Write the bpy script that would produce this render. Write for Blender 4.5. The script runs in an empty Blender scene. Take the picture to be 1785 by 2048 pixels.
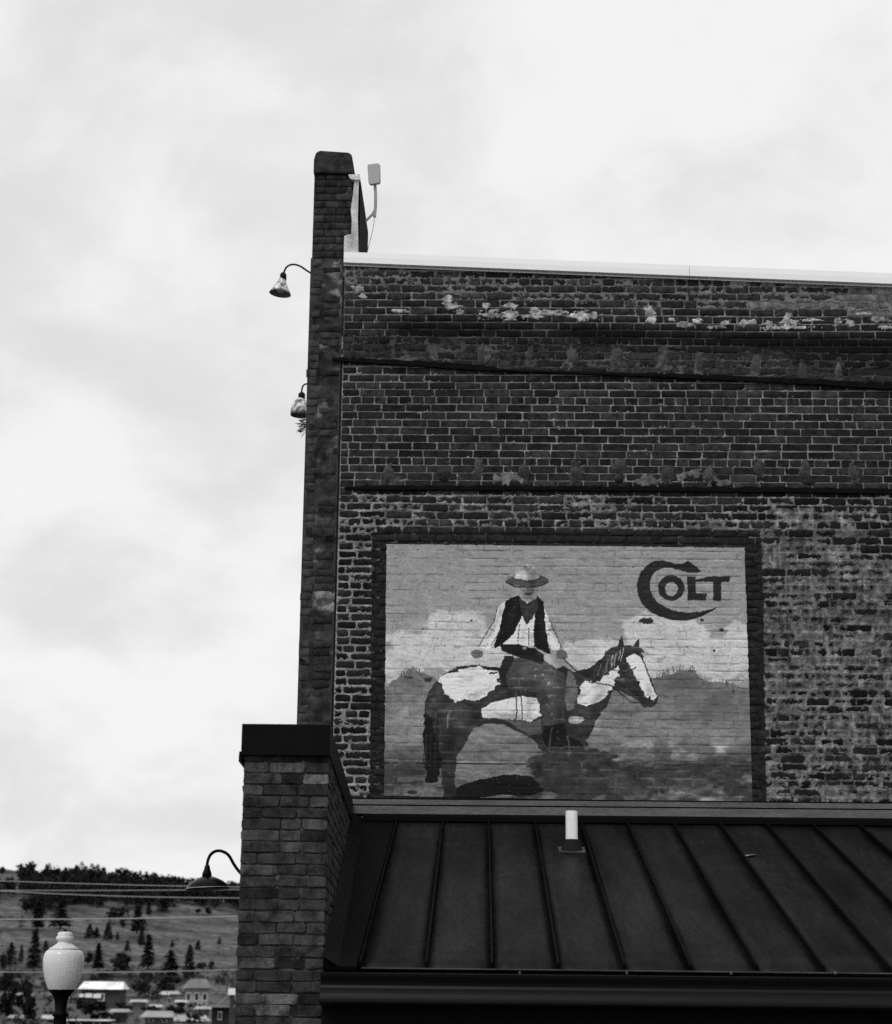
import bpy, math, random
import numpy as np
from mathutils import Matrix, Vector

# ------------------------------------------------------------------ camera
F = 3715.0                         # focal length in pixels of a 1785 x 2048 frame
CX, CY = 892.5, 1024.0
H = 3.6                            # eye height above the street
def _n(v): v = np.array(v, float); return v / np.linalg.norm(v)
_D = np.array([62.5, 944.0, F])                                  # where lines running away from us meet
_vy = (F * F + 62.5 * 157.0) / 944.0
AY = _n(_D); AZ = _n([157.0, -_vy, F]); AZ = _n(AZ - AY * AY.dot(AZ))
if AZ[1] > 0: AZ = -AZ
AX = np.cross(AY, AZ)
if AX[0] < 0: AX = -AX
RIGHT = np.array([AX[0], AY[0], AZ[0]]); DOWN = np.array([AX[1], AY[1], AZ[1]]); FWD = np.array([AX[2], AY[2], AZ[2]])
CAM = np.array([0.0, 0.0, H])

sc = bpy.context.scene
cam_data = bpy.data.cameras.new('camera')
cam = bpy.data.objects.new('camera', cam_data)
sc.collection.objects.link(cam)
M = Matrix.Identity(4)
for i in range(3):
    M[i][0] = RIGHT[i]; M[i][1] = -DOWN[i]; M[i][2] = -FWD[i]; M[i][3] = CAM[i]
cam.matrix_world = M
cam_data.sensor_fit = 'VERTICAL'; cam_data.sensor_height = 36.0; cam_data.sensor_width = 36.0
cam_data.lens = F / 2048.0 * 36.0
cam_data.clip_start = 0.1; cam_data.clip_end = 6000
cam_data.dof.use_dof = True; cam_data.dof.focus_distance = 14.6; cam_data.dof.aperture_fstop = 3.4
sc.camera = cam

# ------------------------------------------------------------------ sky, sun, exposure
SUN_EL, SUN_AZ = math.radians(52), math.radians(205)      # behind the camera, a little left
world = bpy.data.worlds.new('World'); sc.world = world; world.use_nodes = True
nt = world.node_tree; nt.nodes.clear()
def N(t, **k):
    n = nt.nodes.new(t)
    for a, b in k.items(): setattr(n, a, b)
    return n
out = N('ShaderNodeOutputWorld'); bg = N('ShaderNodeBackground'); bg.inputs['Strength'].default_value = 0.1
sky = N('ShaderNodeTexSky', sky_type='NISHITA', sun_disc=False, sun_elevation=SUN_EL, sun_rotation=SUN_AZ)
bw = N('ShaderNodeRGBToBW'); nt.links.new(sky.outputs[0], bw.inputs[0])
tc = N('ShaderNodeTexCoord')
sep = N('ShaderNodeSeparateXYZ'); nt.links.new(tc.outputs['Generated'], sep.inputs[0])
def math_node(op, a, b=None):
    m = N('ShaderNodeMath', operation=op)
    for i, v in enumerate((a, b)):
        if v is None: continue
        if isinstance(v, (int, float)): m.inputs[i].default_value = v
        else: nt.links.new(v, m.inputs[i])
    return m.outputs[0]
zc = math_node('ADD', math_node('MAXIMUM', sep.outputs[2], 0.0), 0.55)
comb = N('ShaderNodeCombineXYZ')
nt.links.new(math_node('DIVIDE', sep.outputs[0], zc), comb.inputs[0])
nt.links.new(math_node('DIVIDE', sep.outputs[1], zc), comb.inputs[1])
def cloud(scale, off, detail, rough, dist, rot=0.0, st=1.0):
    mp = N('ShaderNodeMapping'); mp.inputs['Location'].default_value = off; mp.inputs['Rotation'].default_value = (0, 0, rot); mp.inputs['Scale'].default_value = (1, st, 1)
    nt.links.new(comb.outputs[0], mp.inputs[0])
    no = N('ShaderNodeTexNoise'); no.inputs['Scale'].default_value = scale; no.inputs['Detail'].default_value = detail
    no.inputs['Roughness'].default_value = rough; no.inputs['Distortion'].default_value = dist
    nt.links.new(mp.outputs[0], no.inputs['Vector']); return no.outputs[0]
c1 = cloud(3.0, (3.1, 0.4, 0), 7, 0.52, 0.6, 0.5, 1.0)
c2 = cloud(7.5, (1.3, 7.9, 0), 9, 0.55, 0.25, 0.7, 1.15)
cl = math_node('ADD', math_node('MULTIPLY', c1, 0.52), math_node('MULTIPLY', c2, 0.48))
mr = N('ShaderNodeMapRange', interpolation_type='SMOOTHSTEP')
mr.inputs['From Min'].default_value = 0.40; mr.inputs['From Max'].default_value = 0.58
mr.inputs['To Min'].default_value = 7.35; mr.inputs['To Max'].default_value = 8.9
nt.links.new(cl, mr.inputs['Value'])
tot = math_node('ADD', mr.outputs[0], math_node('MULTIPLY', bw.outputs[0], 0.05))
nt.links.new(tot, bg.inputs['Color']); nt.links.new(bg.outputs[0], out.inputs[0])

sd = bpy.data.lights.new('sun', 'SUN'); sd.energy = 1.35; sd.angle = math.radians(24); sd.color = (1, 1, 1)
so = bpy.data.objects.new('sun', sd); sc.collection.objects.link(so)
sdir = Vector((math.sin(SUN_AZ) * math.cos(SUN_EL), math.cos(SUN_AZ) * math.cos(SUN_EL), math.sin(SUN_EL)))
so.rotation_euler = sdir.to_track_quat('Z', 'Y').to_euler()
so.location = (0, -20, 40)
vs = sc.view_settings
vs.view_transform = 'Standard'; vs.look = 'None'; vs.exposure = 0.0; vs.gamma = 1.0; vs.use_curve_mapping = False
sc.cycles.use_denoising = False
sc.cycles.max_bounces = 6; sc.cycles.diffuse_bounces = 3

# ------------------------------------------------------------------ helpers
rng = np.random.default_rng(7)
random.seed(7)
def ray(px, py):
    c = np.array([px - CX, py - CY, F]); return RIGHT * c[0] + DOWN * c[1] + FWD * c[2]
def P(px, py, Y):
    """the point of the vertical plane at distance Y that the photo shows at this pixel"""
    d = ray(px, py); return CAM + d * (Y / d[1])
def project(X, Y, Z):
    dx, dy, dz = X - CAM[0], Y - CAM[1], Z - CAM[2]
    xc = dx * RIGHT[0] + dy * RIGHT[1] + dz * RIGHT[2]
    yc = dx * DOWN[0] + dy * DOWN[1] + dz * DOWN[2]
    zc_ = dx * FWD[0] + dy * FWD[1] + dz * FWD[2]
    return CX + F * xc / zc_, CY + F * yc / zc_

_tabs = {}
def vnoise(x, y, seed=0):
    if seed not in _tabs: _tabs[seed] = np.random.default_rng(1000 + seed).random((256, 256))
    T = _tabs[seed]
    x = np.asarray(x, float); y = np.asarray(y, float)
    xi = np.floor(x).astype(int); yi = np.floor(y).astype(int)
    fx = x - xi; fy = y - yi; fx = fx * fx * (3 - 2 * fx); fy = fy * fy * (3 - 2 * fy)
    a = T[xi & 255, yi & 255]; b = T[(xi + 1) & 255, yi & 255]; c = T[xi & 255, (yi + 1) & 255]; d = T[(xi + 1) & 255, (yi + 1) & 255]
    return (a * (1 - fx) + b * fx) * (1 - fy) + (c * (1 - fx) + d * fx) * fy
def fbm(x, y, seed=0, octv=4):
    s = 0; a = 0.5; t = 0
    for o in range(octv):
        s = s + a * vnoise(x * 2 ** o, y * 2 ** o, seed + o); t += a; a *= 0.5
    return s / t
def sstep(a, b, x): t = np.clip((x - a) / (b - a), 0, 1); return t * t * (3 - 2 * t)
def lin(d):
    d = np.asarray(d, float) / 255.0
    return np.where(d < 0.04045, d / 12.92, ((d + 0.055) / 1.055) ** 2.4)
K = 0.70
def alb(d): return np.clip(lin(d) / K, 0.0, 0.9)

ORG = {}
def link(o, parent=None):
    sc.collection.objects.link(o)
    if parent is not None: o.parent = parent
    return o
def tag(o, label=None, cat=None, group=None, kind=None):
    if label: o['label'] = label
    if cat: o['category'] = cat
    if group: o['group'] = group
    if kind: o['kind'] = kind
    return o
def thing(name, label, cat, loc, group=None):
    o = bpy.data.objects.new(name, None); o.empty_display_size = 0.2
    o.location = tuple(loc); link(o); tag(o, label, cat, group)
    ORG[o] = np.array(loc, float); return o
def mesh(name, v, f, smooth=False):
    me = bpy.data.meshes.new(name); me.from_pydata([tuple(map(float, p)) for p in v], [], f); me.update()
    if smooth: me.shade_smooth()
    return me
def part(name, v, f, mat, parent=None, smooth=False, kind=None, org=None):
    """one mesh object from world coordinates"""
    o0 = ORG[parent] if parent is not None else np.zeros(3)
    v = np.asarray(v, float)
    c = v.mean(0) if org is None else np.asarray(org, float)
    me = mesh(name, v - c, f, smooth); me.materials.append(mat)
    o = bpy.data.objects.new(name, me); o.location = tuple(c - o0); link(o, parent); ORG[o] = c
    if kind: o['kind'] = kind
    return o
def fmesh(name, v, quads, attrs=None, smooth=False):
    """fast mesh from a vertex array and a quad (or n-gon of equal size) array"""
    v = np.asarray(v, np.float32); q = np.asarray(quads, np.int32); k = q.shape[1]
    me = bpy.data.meshes.new(name)
    me.vertices.add(len(v)); me.vertices.foreach_set('co', v.ravel())
    me.loops.add(q.size); me.loops.foreach_set('vertex_index', q.ravel())
    me.polygons.add(len(q)); me.polygons.foreach_set('loop_start', np.arange(len(q), dtype=np.int32) * k)
    me.polygons.foreach_set('use_smooth', np.full(len(q), smooth))
    me.update(calc_edges=True)
    for nm, a in (attrs or {}).items():
        at = me.attributes.new(nm, 'FLOAT', 'POINT'); at.data.foreach_set('value', np.asarray(a, np.float32).ravel())
    me.validate()
    return me
def fpart(name, v, quads, mat, parent=None, attrs=None, smooth=False, kind=None):
    o0 = ORG[parent] if parent is not None else np.zeros(3)
    v = np.asarray(v, float); c = v.mean(0)
    me = fmesh(name, v - c, quads, attrs, smooth); me.materials.append(mat)
    o = bpy.data.objects.new(name, me); o.location = tuple(c - o0); link(o, parent); ORG[o] = c
    if kind: o['kind'] = kind
    return o
def grid_quads(nx, ny):
    i = np.arange(nx - 1)[None, :] + np.arange(ny - 1)[:, None] * nx
    return np.stack([i, i + 1, i + 1 + nx, i + nx], -1).reshape(-1, 4)
def box(x0, x1, y0, y1, z0, z1):
    v = [(x, y, z) for z in (z0, z1) for y in (y0, y1) for x in (x0, x1)]
    f = [(0, 2, 3, 1), (4, 5, 7, 6), (0, 1, 5, 4), (2, 6, 7, 3), (0, 4, 6, 2), (1, 3, 7, 5)]
    return v, f
def join(*vf):
    V = []; Fc = []
    for v, f in vf:
        b = len(V); V += [tuple(p) for p in v]; Fc += [tuple(i + b for i in q) for q in f]
    return V, Fc
def bevel(o, w=0.004, seg=2):
    m = o.modifiers.new('bevel', 'BEVEL'); m.width = w; m.segments = seg; m.limit_method = 'ANGLE'; return o
def lathe(prof, c, n=32, axis=None):
    """prof: (radius, height) pairs round a vertical axis at c"""
    v = []; f = []
    for r, z in prof:
        for k in range(n):
            a = 2 * math.pi * k / n; v.append((c[0] + r * math.cos(a), c[1] + r * math.sin(a), c[2] + z))
    for j in range(len(prof) - 1):
        for k in range(n):
            f.append((j * n + k, j * n + (k + 1) % n, (j + 1) * n + (k + 1) % n, (j + 1) * n + k))
    return v, f
def tube(pts, r, n=10):
    pts = [np.array(p, float) for p in pts]; v = []; f = []
    rr = r if hasattr(r, '__len__') else [r] * len(pts)
    up = np.array([0, 1.0, 0.02])
    for i, p in enumerate(pts):
        t = _n(pts[min(i + 1, len(pts) - 1)] - pts[max(i - 1, 0)])
        a = np.cross(t, up)
        if np.linalg.norm(a) < 1e-3: a = np.cross(t, np.array([1.0, 0, 0]))
        a = _n(a); b = np.cross(t, a)
        for k in range(n):
            an = 2 * math.pi * k / n; v.append(p + rr[i] * (a * math.cos(an) + b * math.sin(an)))
    for i in range(len(pts) - 1):
        for k in range(n): f.append((i * n + k, i * n + (k + 1) % n, (i + 1) * n + (k + 1) % n, (i + 1) * n + k))
    f.append(tuple(range(n))[::-1]); f.append(tuple((len(pts) - 1) * n + k for k in range(n)))
    return v, f
def smooth_path(pts, n=6):
    pts = [np.array(p, float) for p in pts]; o = []
    for i in range(len(pts) - 1):
        p0, p1, p2, p3 = pts[max(i - 1, 0)], pts[i], pts[i + 1], pts[min(i + 2, len(pts) - 1)]
        for k in range(n):
            t = k / n
            o.append(0.5 * ((2 * p1) + (-p0 + p2) * t + (2 * p0 - 5 * p1 + 4 * p2 - p3) * t * t + (-p0 + 3 * p1 - 3 * p2 + p3) * t ** 3))
    o.append(pts[-1]); return o

# ------------------------------------------------------------------ materials
def material(name, a, rough=0.8, spec=0.3, metal=0.0, namt=0.25, nscale=6.0, bump=0.0, bscale=60.0, attr=None, objcol=False, stretch=(1, 1, 1), trans=0.0, fine=0.0):
    m = bpy.data.materials.new(name); m.use_nodes = True; t = m.node_tree; b = t.nodes['Principled BSDF']
    b.inputs['Roughness'].default_value = rough; b.inputs['Specular IOR Level'].default_value = spec; b.inputs['Metallic'].default_value = metal
    g = t.nodes.new('ShaderNodeNewGeometry'); mp = t.nodes.new('ShaderNodeMapping'); mp.inputs['Scale'].default_value = stretch
    t.links.new(g.outputs['Position'], mp.inputs[0])
    def noise(s, det=5):
        n = t.nodes.new('ShaderNodeTexNoise'); n.inputs['Scale'].default_value = s; n.inputs['Detail'].default_value = det; n.inputs['Roughness'].default_value = 0.6
        t.links.new(mp.outputs[0], n.inputs['Vector']); return n.outputs[0]
    def mth(op, x, y):
        n = t.nodes.new('ShaderNodeMath'); n.operation = op
        for i, v in enumerate((x, y)):
            if isinstance(v, (int, float)): n.inputs[i].default_value = v
            else: t.links.new(v, n.inputs[i])
        return n.outputs[0]
    v = float(a)
    if attr:
        at = t.nodes.new('ShaderNodeAttribute'); at.attribute_name = attr; v = mth('MULTIPLY', at.outputs['Fac'], v)
    if objcol:
        oi = t.nodes.new('ShaderNodeObjectInfo'); bwn = t.nodes.new('ShaderNodeRGBToBW'); t.links.new(oi.outputs['Color'], bwn.inputs[0])
        v = mth('MULTIPLY', bwn.outputs[0], v)
    if namt:
        k = mth('ADD', mth('MULTIPLY', mth('SUBTRACT', noise(nscale), 0.5), 2 * namt * 2), 1.0); v = mth('MULTIPLY', v, mth('MAXIMUM', k, 0.05))
    if fine:
        k = mth('ADD', mth('MULTIPLY', mth('SUBTRACT', noise(nscale * 9, 3), 0.5), 4 * fine), 1.0); v = mth('MULTIPLY', v, mth('MAXIMUM', k, 0.05))
    if isinstance(v, float): b.inputs['Base Color'].default_value = (v, v, v, 1)
    else: t.links.new(mth('MINIMUM', v, 0.92), b.inputs['Base Color'])
    if bump:
        bn = t.nodes.new('ShaderNodeBump'); bn.inputs['Strength'].default_value = bump; bn.inputs['Distance'].default_value = 0.01
        t.links.new(noise(bscale), bn.inputs['Height']); t.links.new(bn.outputs[0], b.inputs['Normal'])
    if trans:
        b.inputs['Transmission Weight'].default_value = trans
    return m
MT = {
 'brick': material('brick', 1, 0.9, 0.15, namt=0.95, nscale=15, fine=0.6, bump=0.5, bscale=90, attr='tone', objcol=True),
 'mortar': material('mortar', 1, 0.95, 0.1, namt=0.5, nscale=11, fine=0.55, bump=0.7, bscale=70, attr='tone'),
 'mural': material('mural_paint', 1, 0.8, 0.2, namt=0.10, nscale=8, fine=0.10, bump=0.35, bscale=60, attr='tone'),
 'stone': material('pier_cap', alb(40), 0.9, 0.15, namt=1.1, nscale=9, fine=0.6, bump=0.8, bscale=40),
 'body': material('wall_core', alb(52), 0.95, 0.1, namt=0.3, nscale=5, bump=0.5, bscale=30),
 'drip': material('drip_metal', alb(62), 0.5, 0.3, namt=0.8, nscale=4),
 'tar': material('tar', 0.004, 0.85, 0.06, namt=0.5, nscale=12, fine=0.3, bump=1.0, bscale=45),
 'dull_white': material('weathered_white_metal', 0.58, 0.6, 0.3, namt=0.5, nscale=9, fine=0.3),
 'white_metal': material('white_metal', 0.9, 0.45, 0.4, namt=0.03, nscale=3, bump=0.05, bscale=8),
 'flash': material('counter_flashing', alb(76), 0.6, 0.4, namt=0.4, nscale=5, fine=0.3, bump=0.3, bscale=50, stretch=(0.5, 1, 2)),
 'roof': material('dark_roof_metal', alb(17), 0.45, 0.10, namt=1.1, nscale=1.5, bump=0.2, bscale=3, fine=0.5, stretch=(2.2, .35, 1)),
 'seam': material('dark_seam_metal', 0.0022, 0.6, 0.06, namt=0.15, nscale=3),
 'black_metal': material('black_metal', 0.004, 0.5, 0.06, namt=0.2, nscale=8),
 'gutter': material('gutter_metal', alb(12), 0.4, 0.12, namt=0.12, nscale=2.5, stretch=(0.3, 1, 1)),
 'porch_shade': material('porch_shade_black', 0.006, 0.9, 0.1, namt=0.2),  # near black, the shade under the porch put into the colour
 'lamp_black': material('lamp_enamel', 0.004, 0.25, 0.08, namt=0.1, nscale=20),
 'lamp_grey': material('galvanised_shade', 0.42, 0.5, 0.4, namt=1.6, nscale=22, metal=0.3),
 'lamp_in': material('lamp_inner_enamel', 0.3, 0.5, 0.3, namt=0.1),
 'bulb': material('bulb_glass', 0.75, 0.2, 0.5, namt=0.0),
 'globe': material('opal_globe', 0.72, 0.25, 0.5, namt=0.05, nscale=10),
 'galv': material('antenna_metal', 0.34, 0.5, 0.4, namt=0.15, nscale=15),
 'panel': material('antenna_panel', 0.40, 0.6, 0.3, namt=0.05),
 'pvc': material('pipe_pvc', 0.88, 0.5, 0.3, namt=0.08, nscale=14),
 'rubber': material('rubber_boot', 0.006, 0.8, 0.2, namt=0.2),
 'grass': material('hill_grass', alb(67), 0.95, 0.05, namt=1.1, nscale=0.03, fine=0.9),
 'ground': material('ground', 0.07, 0.95, 0.1, namt=0.4, nscale=0.15),
 'leaf': material('pine_foliage', 0.017, 0.9, 0.1, namt=0.5, nscale=0.3, objcol=True),
 'leaf2': material('bush_foliage', 0.022, 0.9, 0.1, namt=0.5, nscale=0.3, objcol=True),
 'bark': material('bark', 0.05, 0.95, 0.1, namt=0.3),
 'wire': material('wire_aluminium', 0.30, 0.4, 0.4, namt=0.1),
 'house_wall': material('house_wall', 0.2, 0.9, 0.1, namt=0.2, nscale=0.5, objcol=True),
 'house_roof': material('house_roof', 0.30, 0.8, 0.2, namt=0.5, nscale=0.5, objcol=True),
 'pane': material('window_pane', 0.02, 0.1, 0.6, namt=0.0),
 'plain_white': material('white_paint', 0.85, 0.6, 0.3, namt=0.05),
}

def opal(name, a):
    m = bpy.data.materials.new(name); m.use_nodes = True; t = m.node_tree; b = t.nodes['Principled BSDF']; o = t.nodes['Material Output']
    b.inputs['Base Color'].default_value = (a, a, a, 1); b.inputs['Roughness'].default_value = .12
    tr = t.nodes.new('ShaderNodeBsdfTranslucent'); tr.inputs[0].default_value = (.95, .95, .95, 1)
    mx = t.nodes.new('ShaderNodeMixShader'); mx.inputs[0].default_value = .35
    t.links.new(b.outputs[0], mx.inputs[1]); t.links.new(tr.outputs[0], mx.inputs[2]); tp = t.nodes.new('ShaderNodeBsdfTransparent'); m2 = t.nodes.new('ShaderNodeMixShader'); m2.inputs[0].default_value = .04
    t.links.new(mx.outputs[0], m2.inputs[1]); t.links.new(tp.outputs[0], m2.inputs[2]); t.links.new(m2.outputs[0], o.inputs[0]); return m
MT['globe'] = opal('opal_globe_glass', .97)

# ================================================================== SETTING: ground, hill
gv, gf = [], []
xs = np.array([-2500, -900, -300, -100, -40, 0, 40, 100, 300, 900, 2500.0]); ys = np.array([-300, -40, 0, 30, 80, 160, 300, 600, 1500, 4000.0])
gx, gy = np.meshgrid(xs, ys)
o = fpart('ground', np.stack([gx.ravel(), gy.ravel(), np.zeros(gx.size)], -1), grid_quads(len(xs), len(ys)), MT['ground'], kind='structure')
HY = np.array([0, 300, 350, 480, 620, 850, 1050, 1150, 1400, 1900.0]); HZ = np.array([-3, -2, 0.4, 5.6, 17.0, 40.5, 60.0, 63, 55, 20.0])
def hill_z(X, Y):
    z = np.interp(Y, HY, HZ)
    tilt = np.clip(1.04 - 0.0021 * (X + 270), 0.55, 1.35)
    return z * tilt + (fbm(X / 70.0 + 50, Y / 90.0 + 50, 31) - 0.5) * np.clip((Y - 330) / 200, 0, 1) * 7
hx = np.linspace(-700, 500, 150); hy = np.linspace(300, 1900, 130)
gx, gy = np.meshgrid(hx, hy)
fpart('hill', np.stack([gx.ravel(), gy.ravel(), hill_z(gx.ravel(), gy.ravel())], -1), grid_quads(150, 130), MT['grass'], kind='structure', smooth=True)
def on_hill(px, py):
    Y = np.linspace(30, 1300, 2600); d = ray(px, py)
    X = d[0] * Y / d[1]; Z = H + d[2] * Y / d[1]
    g = np.maximum(hill_z(X, Y), 0)
    k = np.argmax(Z <= g) if (Z <= g).any() else len(Y) - 300
    return np.array([X[k], Y[k], g[k]])

# ================================================================== TALL BRICK BUILDING
YW = 15.4
ZT = P(700, 300, YW)[2]
bld = thing('brick_building', 'tall old dark brick building with a painted cowboy mural and white roof coping', 'building', P(1100, 1600, YW + 3) * np.array([1, 1, 0]))
xw0 = P(676, 1100, YW)[0]                      # left end of the recessed side wall
x_r = P(1785, 1100, YW)[0]; xw1 = x_r + 1.6
zb = P(1000, 1612, YW)[2]                      # roof flashing line
ca, cb = P(688, 528, YW), P(1785, 571, YW)     # underside of the white coping
def coping_z(x): return ca[2] + (cb[2] - ca[2]) * (x - ca[0]) / (cb[0] - ca[0])
pitch = (P(900, 790, YW)[2] - P(900, 942, YW)[2]) / 10.0
blen = (P(1200, 850, YW)[0] - P(695, 850, YW)[0]) / 10.0
zhead = P(708, 800, YW)[2]                     # middle of a header course
r0 = int(math.floor((zb - zhead) / pitch)) - 1
r1 = int(math.ceil((coping_z(xw0) - zhead) / pitch)) + 1
def row_z(r, x): return zhead + r * pitch + 0.006 * (vnoise(x * 0.8 + 9, r * 0.35 + 5, 3) - 0.5) * 2

# --- layout of the bond
JT = 0.0115
ROWS = {}
for r in range(r0, r1 + 1):
    head = (r % 8 == 0)
    x = xw0 + 0.002; e = [x]
    off = rng.uniform(0.25, 0.8) * blen if not head else blen * 0.5 * rng.uniform(.5, 1)
    x += off; e.append(x)
    while x < xw1:
        if head: w = blen * 0.5 * rng.uniform(0.93, 1.07)
        else:
            w = blen * rng.uniform(0.95, 1.05)
            if rng.random() < 0.045: w *= 0.5
        x += w; e.append(x)
    ROWS[r] = np.array(e)

# --- regions, in photo pixels measured on the wall
def slope(px): return (px - 700) * 0.040
FL = [(720,577,14,9),(726,594,9,5),(800,622,18,4),(896,599,9,7),(902,612,17,7),(917,625,10,6),(972,611,10,6),(985,630,26,11),(1022,630,18,12),(1022,612,12,7),(1070,621,14,6),(1100,625,36,6),(1060,634,30,4),(1168,632,28,10),(1300,628,13,16),(1307,641,7,7),(1345,640,9,5),(1372,650,22,6),(1395,644,11,8),(1452,646,10,7),(1488,646,12,9),(1506,643,9,6),(1432,654,20,3),(1538,650,12,11),(1577,633,9,12),(1575,645,26,8),(1572,655,48,4),(1622,641,22,3),(1678,645,10,7),(1700,646,11,7),(1765,640,22,7),(1774,655,14,4),(1730,628,20,3)]
PK1 = [(788,705),(872,706),(966,708),(1058,708),(1142,712),(1232,716),(1322,722),(1395,728),(1512,734),(1608,738),(1680,742)]
PK2 = [(778,945),(885,935),(957,938),(1048,950),(1152,952),(1240,938),(1332,950),(1420,945),(1518,938),(1612,945),(1706,950)]
def regions(px, py):
    n1 = fbm(px / 34.0, py / 26.0, 11); n2 = fbm(px / 120.0, py / 60.0, 17); n3 = fbm(px / 9.0, py / 7.0, 21)
    W = np.full(px.shape, -0.30)                              # how far mortar or wash smears over the bricks
    T = 104.0 + 40 * (n3 - .5) + 30 * (n2 - .5)                               # tone of mortar
    ys_ = py - slope(px)
    top = ys_ < 590
    W = np.where(top, 0.02 + 0.25 * (n2 - .5), W); T = np.where(top, 92, T)
    dz = (ys_ > 668) & (py < 722 + (px - 700) * .05); W = np.where(dz, 0.10 + .7 * (n2 - .5), W); T = np.where(dz, 62 + 55 * (n1 - .5), T)
    G = sstep(982, 996, py) * (1 - sstep(1052, 1070, py)); W = np.maximum(W, np.where(G > 0.5, 0.05 + 0.9 * (n2 - 0.5), -1)); T = np.where(G > .5, 86 + 60 * (n3 - .5), T)
    I = sstep(1490, 1560, px + 40 * (n1 - .5)) * sstep(1000, 1045, py)
    rowk = np.floor((py - 800 - (px - 1200) * .006) / 16.0)
    rn = .55 * vnoise(px / 40.0 + rowk * 7.3, rowk * 1.7, 23) + .45 * vnoise(px / 11.0 + rowk * 3.1, rowk * 2.3, 24); rm = vnoise(rowk * .9 + 3, px / 300.0, 25)
    W = np.where(I > 0.3, 0.80 - 0.9 * sstep(.50, .74, rn * .6 + rm * .4) + 0.15 * (n2 - 0.5), W)
    n4 = fbm(px / 4.2, py / 3.6, 27); nv = fbm(px / 5.0, py / 40.0, 29)
    T = np.where(I > 0.3, 83 + 22 * (n1 - .5) + 48 * (n3 - .5) + 60 * (n4 - .5) + 46 * (nv - .5) - 24 * sstep(.48, .62, rn), T)
    L = (px < 765) & (py > 1000); W = np.where(L, -0.10 + .55 * (n2 - .5), W); T = np.where(L, 100, T)
    stain = np.exp(-((ys_ - 652) / 24.0) ** 2) * np.clip(0.35 + 1.7 * (n2 - 0.22), 0, 1.1) * sstep(690, 860, px)
    stain = np.maximum(stain, np.exp(-((ys_ - 690) / 16) ** 2) * .5 * sstep(1500, 1650, px))
    stain = np.maximum(stain, 0.35 * np.exp(-((py - 1075) / 14.0) ** 2))
    S = 1 - np.clip(stain * 1.15, 0, 1) * 0.90
    pk = np.zeros(px.shape)
    for (cx, cy) in PK1: pk = np.maximum(pk, 1 - np.hypot((px - cx + 16 * (n2 - .5)) / 10.0, (py - cy) / 27.0) + 1.6 * (n1 - .5) + .8 * (n3 - .5))
    for (cx, cy) in PK2: pk = np.maximum(pk, 0.8 - np.hypot((px - cx + 30 * (n2 - .5)) / 13.0, (py - cy) / 26.0) + 2.2 * (n1 - .5) + 1.2 * (n3 - .5))
    pkm = pk > 0.16
    W = np.where(pkm, 1.0, W); T = np.where(pkm, np.where(py < 800, 64, 54) + 44 * (n3 - .5), T)
    for (cx, cy, a, b) in [(1005, 957, 34, 12), (1290, 962, 40, 9), (1385, 948, 32, 10), (1450, 966, 30, 5)]:
        m = (1 - np.hypot((px - cx) / a, (py - cy) / b) + 1.9 * (n1 - .5) + 1.6 * (n3 - .5)) > 0.15; W = np.where(m, 1.0, W); T = np.where(m, 84 + 40 * (n3 - .5), T)
    fl = np.zeros(px.shape); nf = .6 * fbm(px / 12.0, py / 4.5, 37) + .4 * fbm(px / 4.0, py / 3.2, 39)
    for (cx, cy, a, b) in FL: fl = np.maximum(fl, 1 - np.hypot((px - cx) / (a * 1.25), (py - cy) / (b * 1.15)) + 2.1 * (nf - .5))
    flm = fl > 0.24
    W = np.where(flm, 1.3, W); T = np.where(flm, 132 + 110 * (n3 - .5) + 60 * (nf - .5), T); S = np.where(flm, 1.0, S)
    pale = sstep(1420, 1500, px) * (ys_ < 592 + 8 * n1) * (n1 > 0.5)
    T = np.where(pale > 0.5, 98, T); W = np.where(pale > .5, W + .2, W)
    return W, T, S, n1, n3

FRAME = [(744, 1064), (1498, 1062), (1500, 1088), (1524, 1088), (1534, 1608), (740, 1600)]
def in_poly(px, py, poly):
    px = np.asarray(px, float); py = np.asarray(py, float); c = np.zeros(px.shape, bool); n = len(poly)
    for i in range(n):
        x0, y0 = poly[i]; x1, y1 = poly[(i + 1) % n]
        if y0 == y1: continue
        t = ((y0 > py) != (y1 > py)) & (px < (x1 - x0) * (py - y0) / (y1 - y0) + x0); c ^= t
    return c
MUR = [(773, 1088), (1490, 1095), (1506, 1607), (768, 1592)]

# --- mortar sheet between and over the bricks
STEP = 0.0078
sx = np.arange(xw0, xw1 + STEP, STEP); ztop = coping_z(xw0) + 0.05
sz = np.arange(zb - 0.12, ztop, STEP)
GX, GZ = np.meshgrid(sx, sz)
fx, fz = GX.ravel(), GZ.ravel()
px, py = project(fx, np.full(fx.shape, YW), fz)
W, T, S, n1, n3 = regions(px, py)
ri = np.round((fz - zhead - 0.006 * (vnoise(fx * 0.8 + 9, np.round((fz - zhead) / pitch) * 0.35 + 5, 3) - .5) * 2) / pitch).astype(int)
dzr = pitch / 2 - np.abs(fz - zhead - ri * pitch - 0.006 * (vnoise(fx * 0.8 + 9, ri * 0.35 + 5, 3) - .5) * 2)
dxr = np.full(fx.shape, 0.1); bh = np.full(fx.shape, .5)
for r, e in ROWS.items():
    m = ri == r
    if not m.any(): continue
    xx = fx[m]; k = np.clip(np.searchsorted(e, xx), 1, len(e) - 1); dxr[m] = np.minimum(np.abs(xx - e[k - 1]), np.abs(e[k] - xx)); bh[m] = np.random.default_rng(5000 + r).random(len(e) + 1)[k]
edge = np.minimum(dzr, dxr) - JT / 2
n5 = fbm(px / 4.6, py / 3.4, 33, 3)
sm = W + 0.75 * (n3 - 0.5) + 1.2 * (n5 - .5) + 0.45 * (n1 - 0.5) - np.clip(edge, -0.005, 0.03) * 12.0
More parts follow.
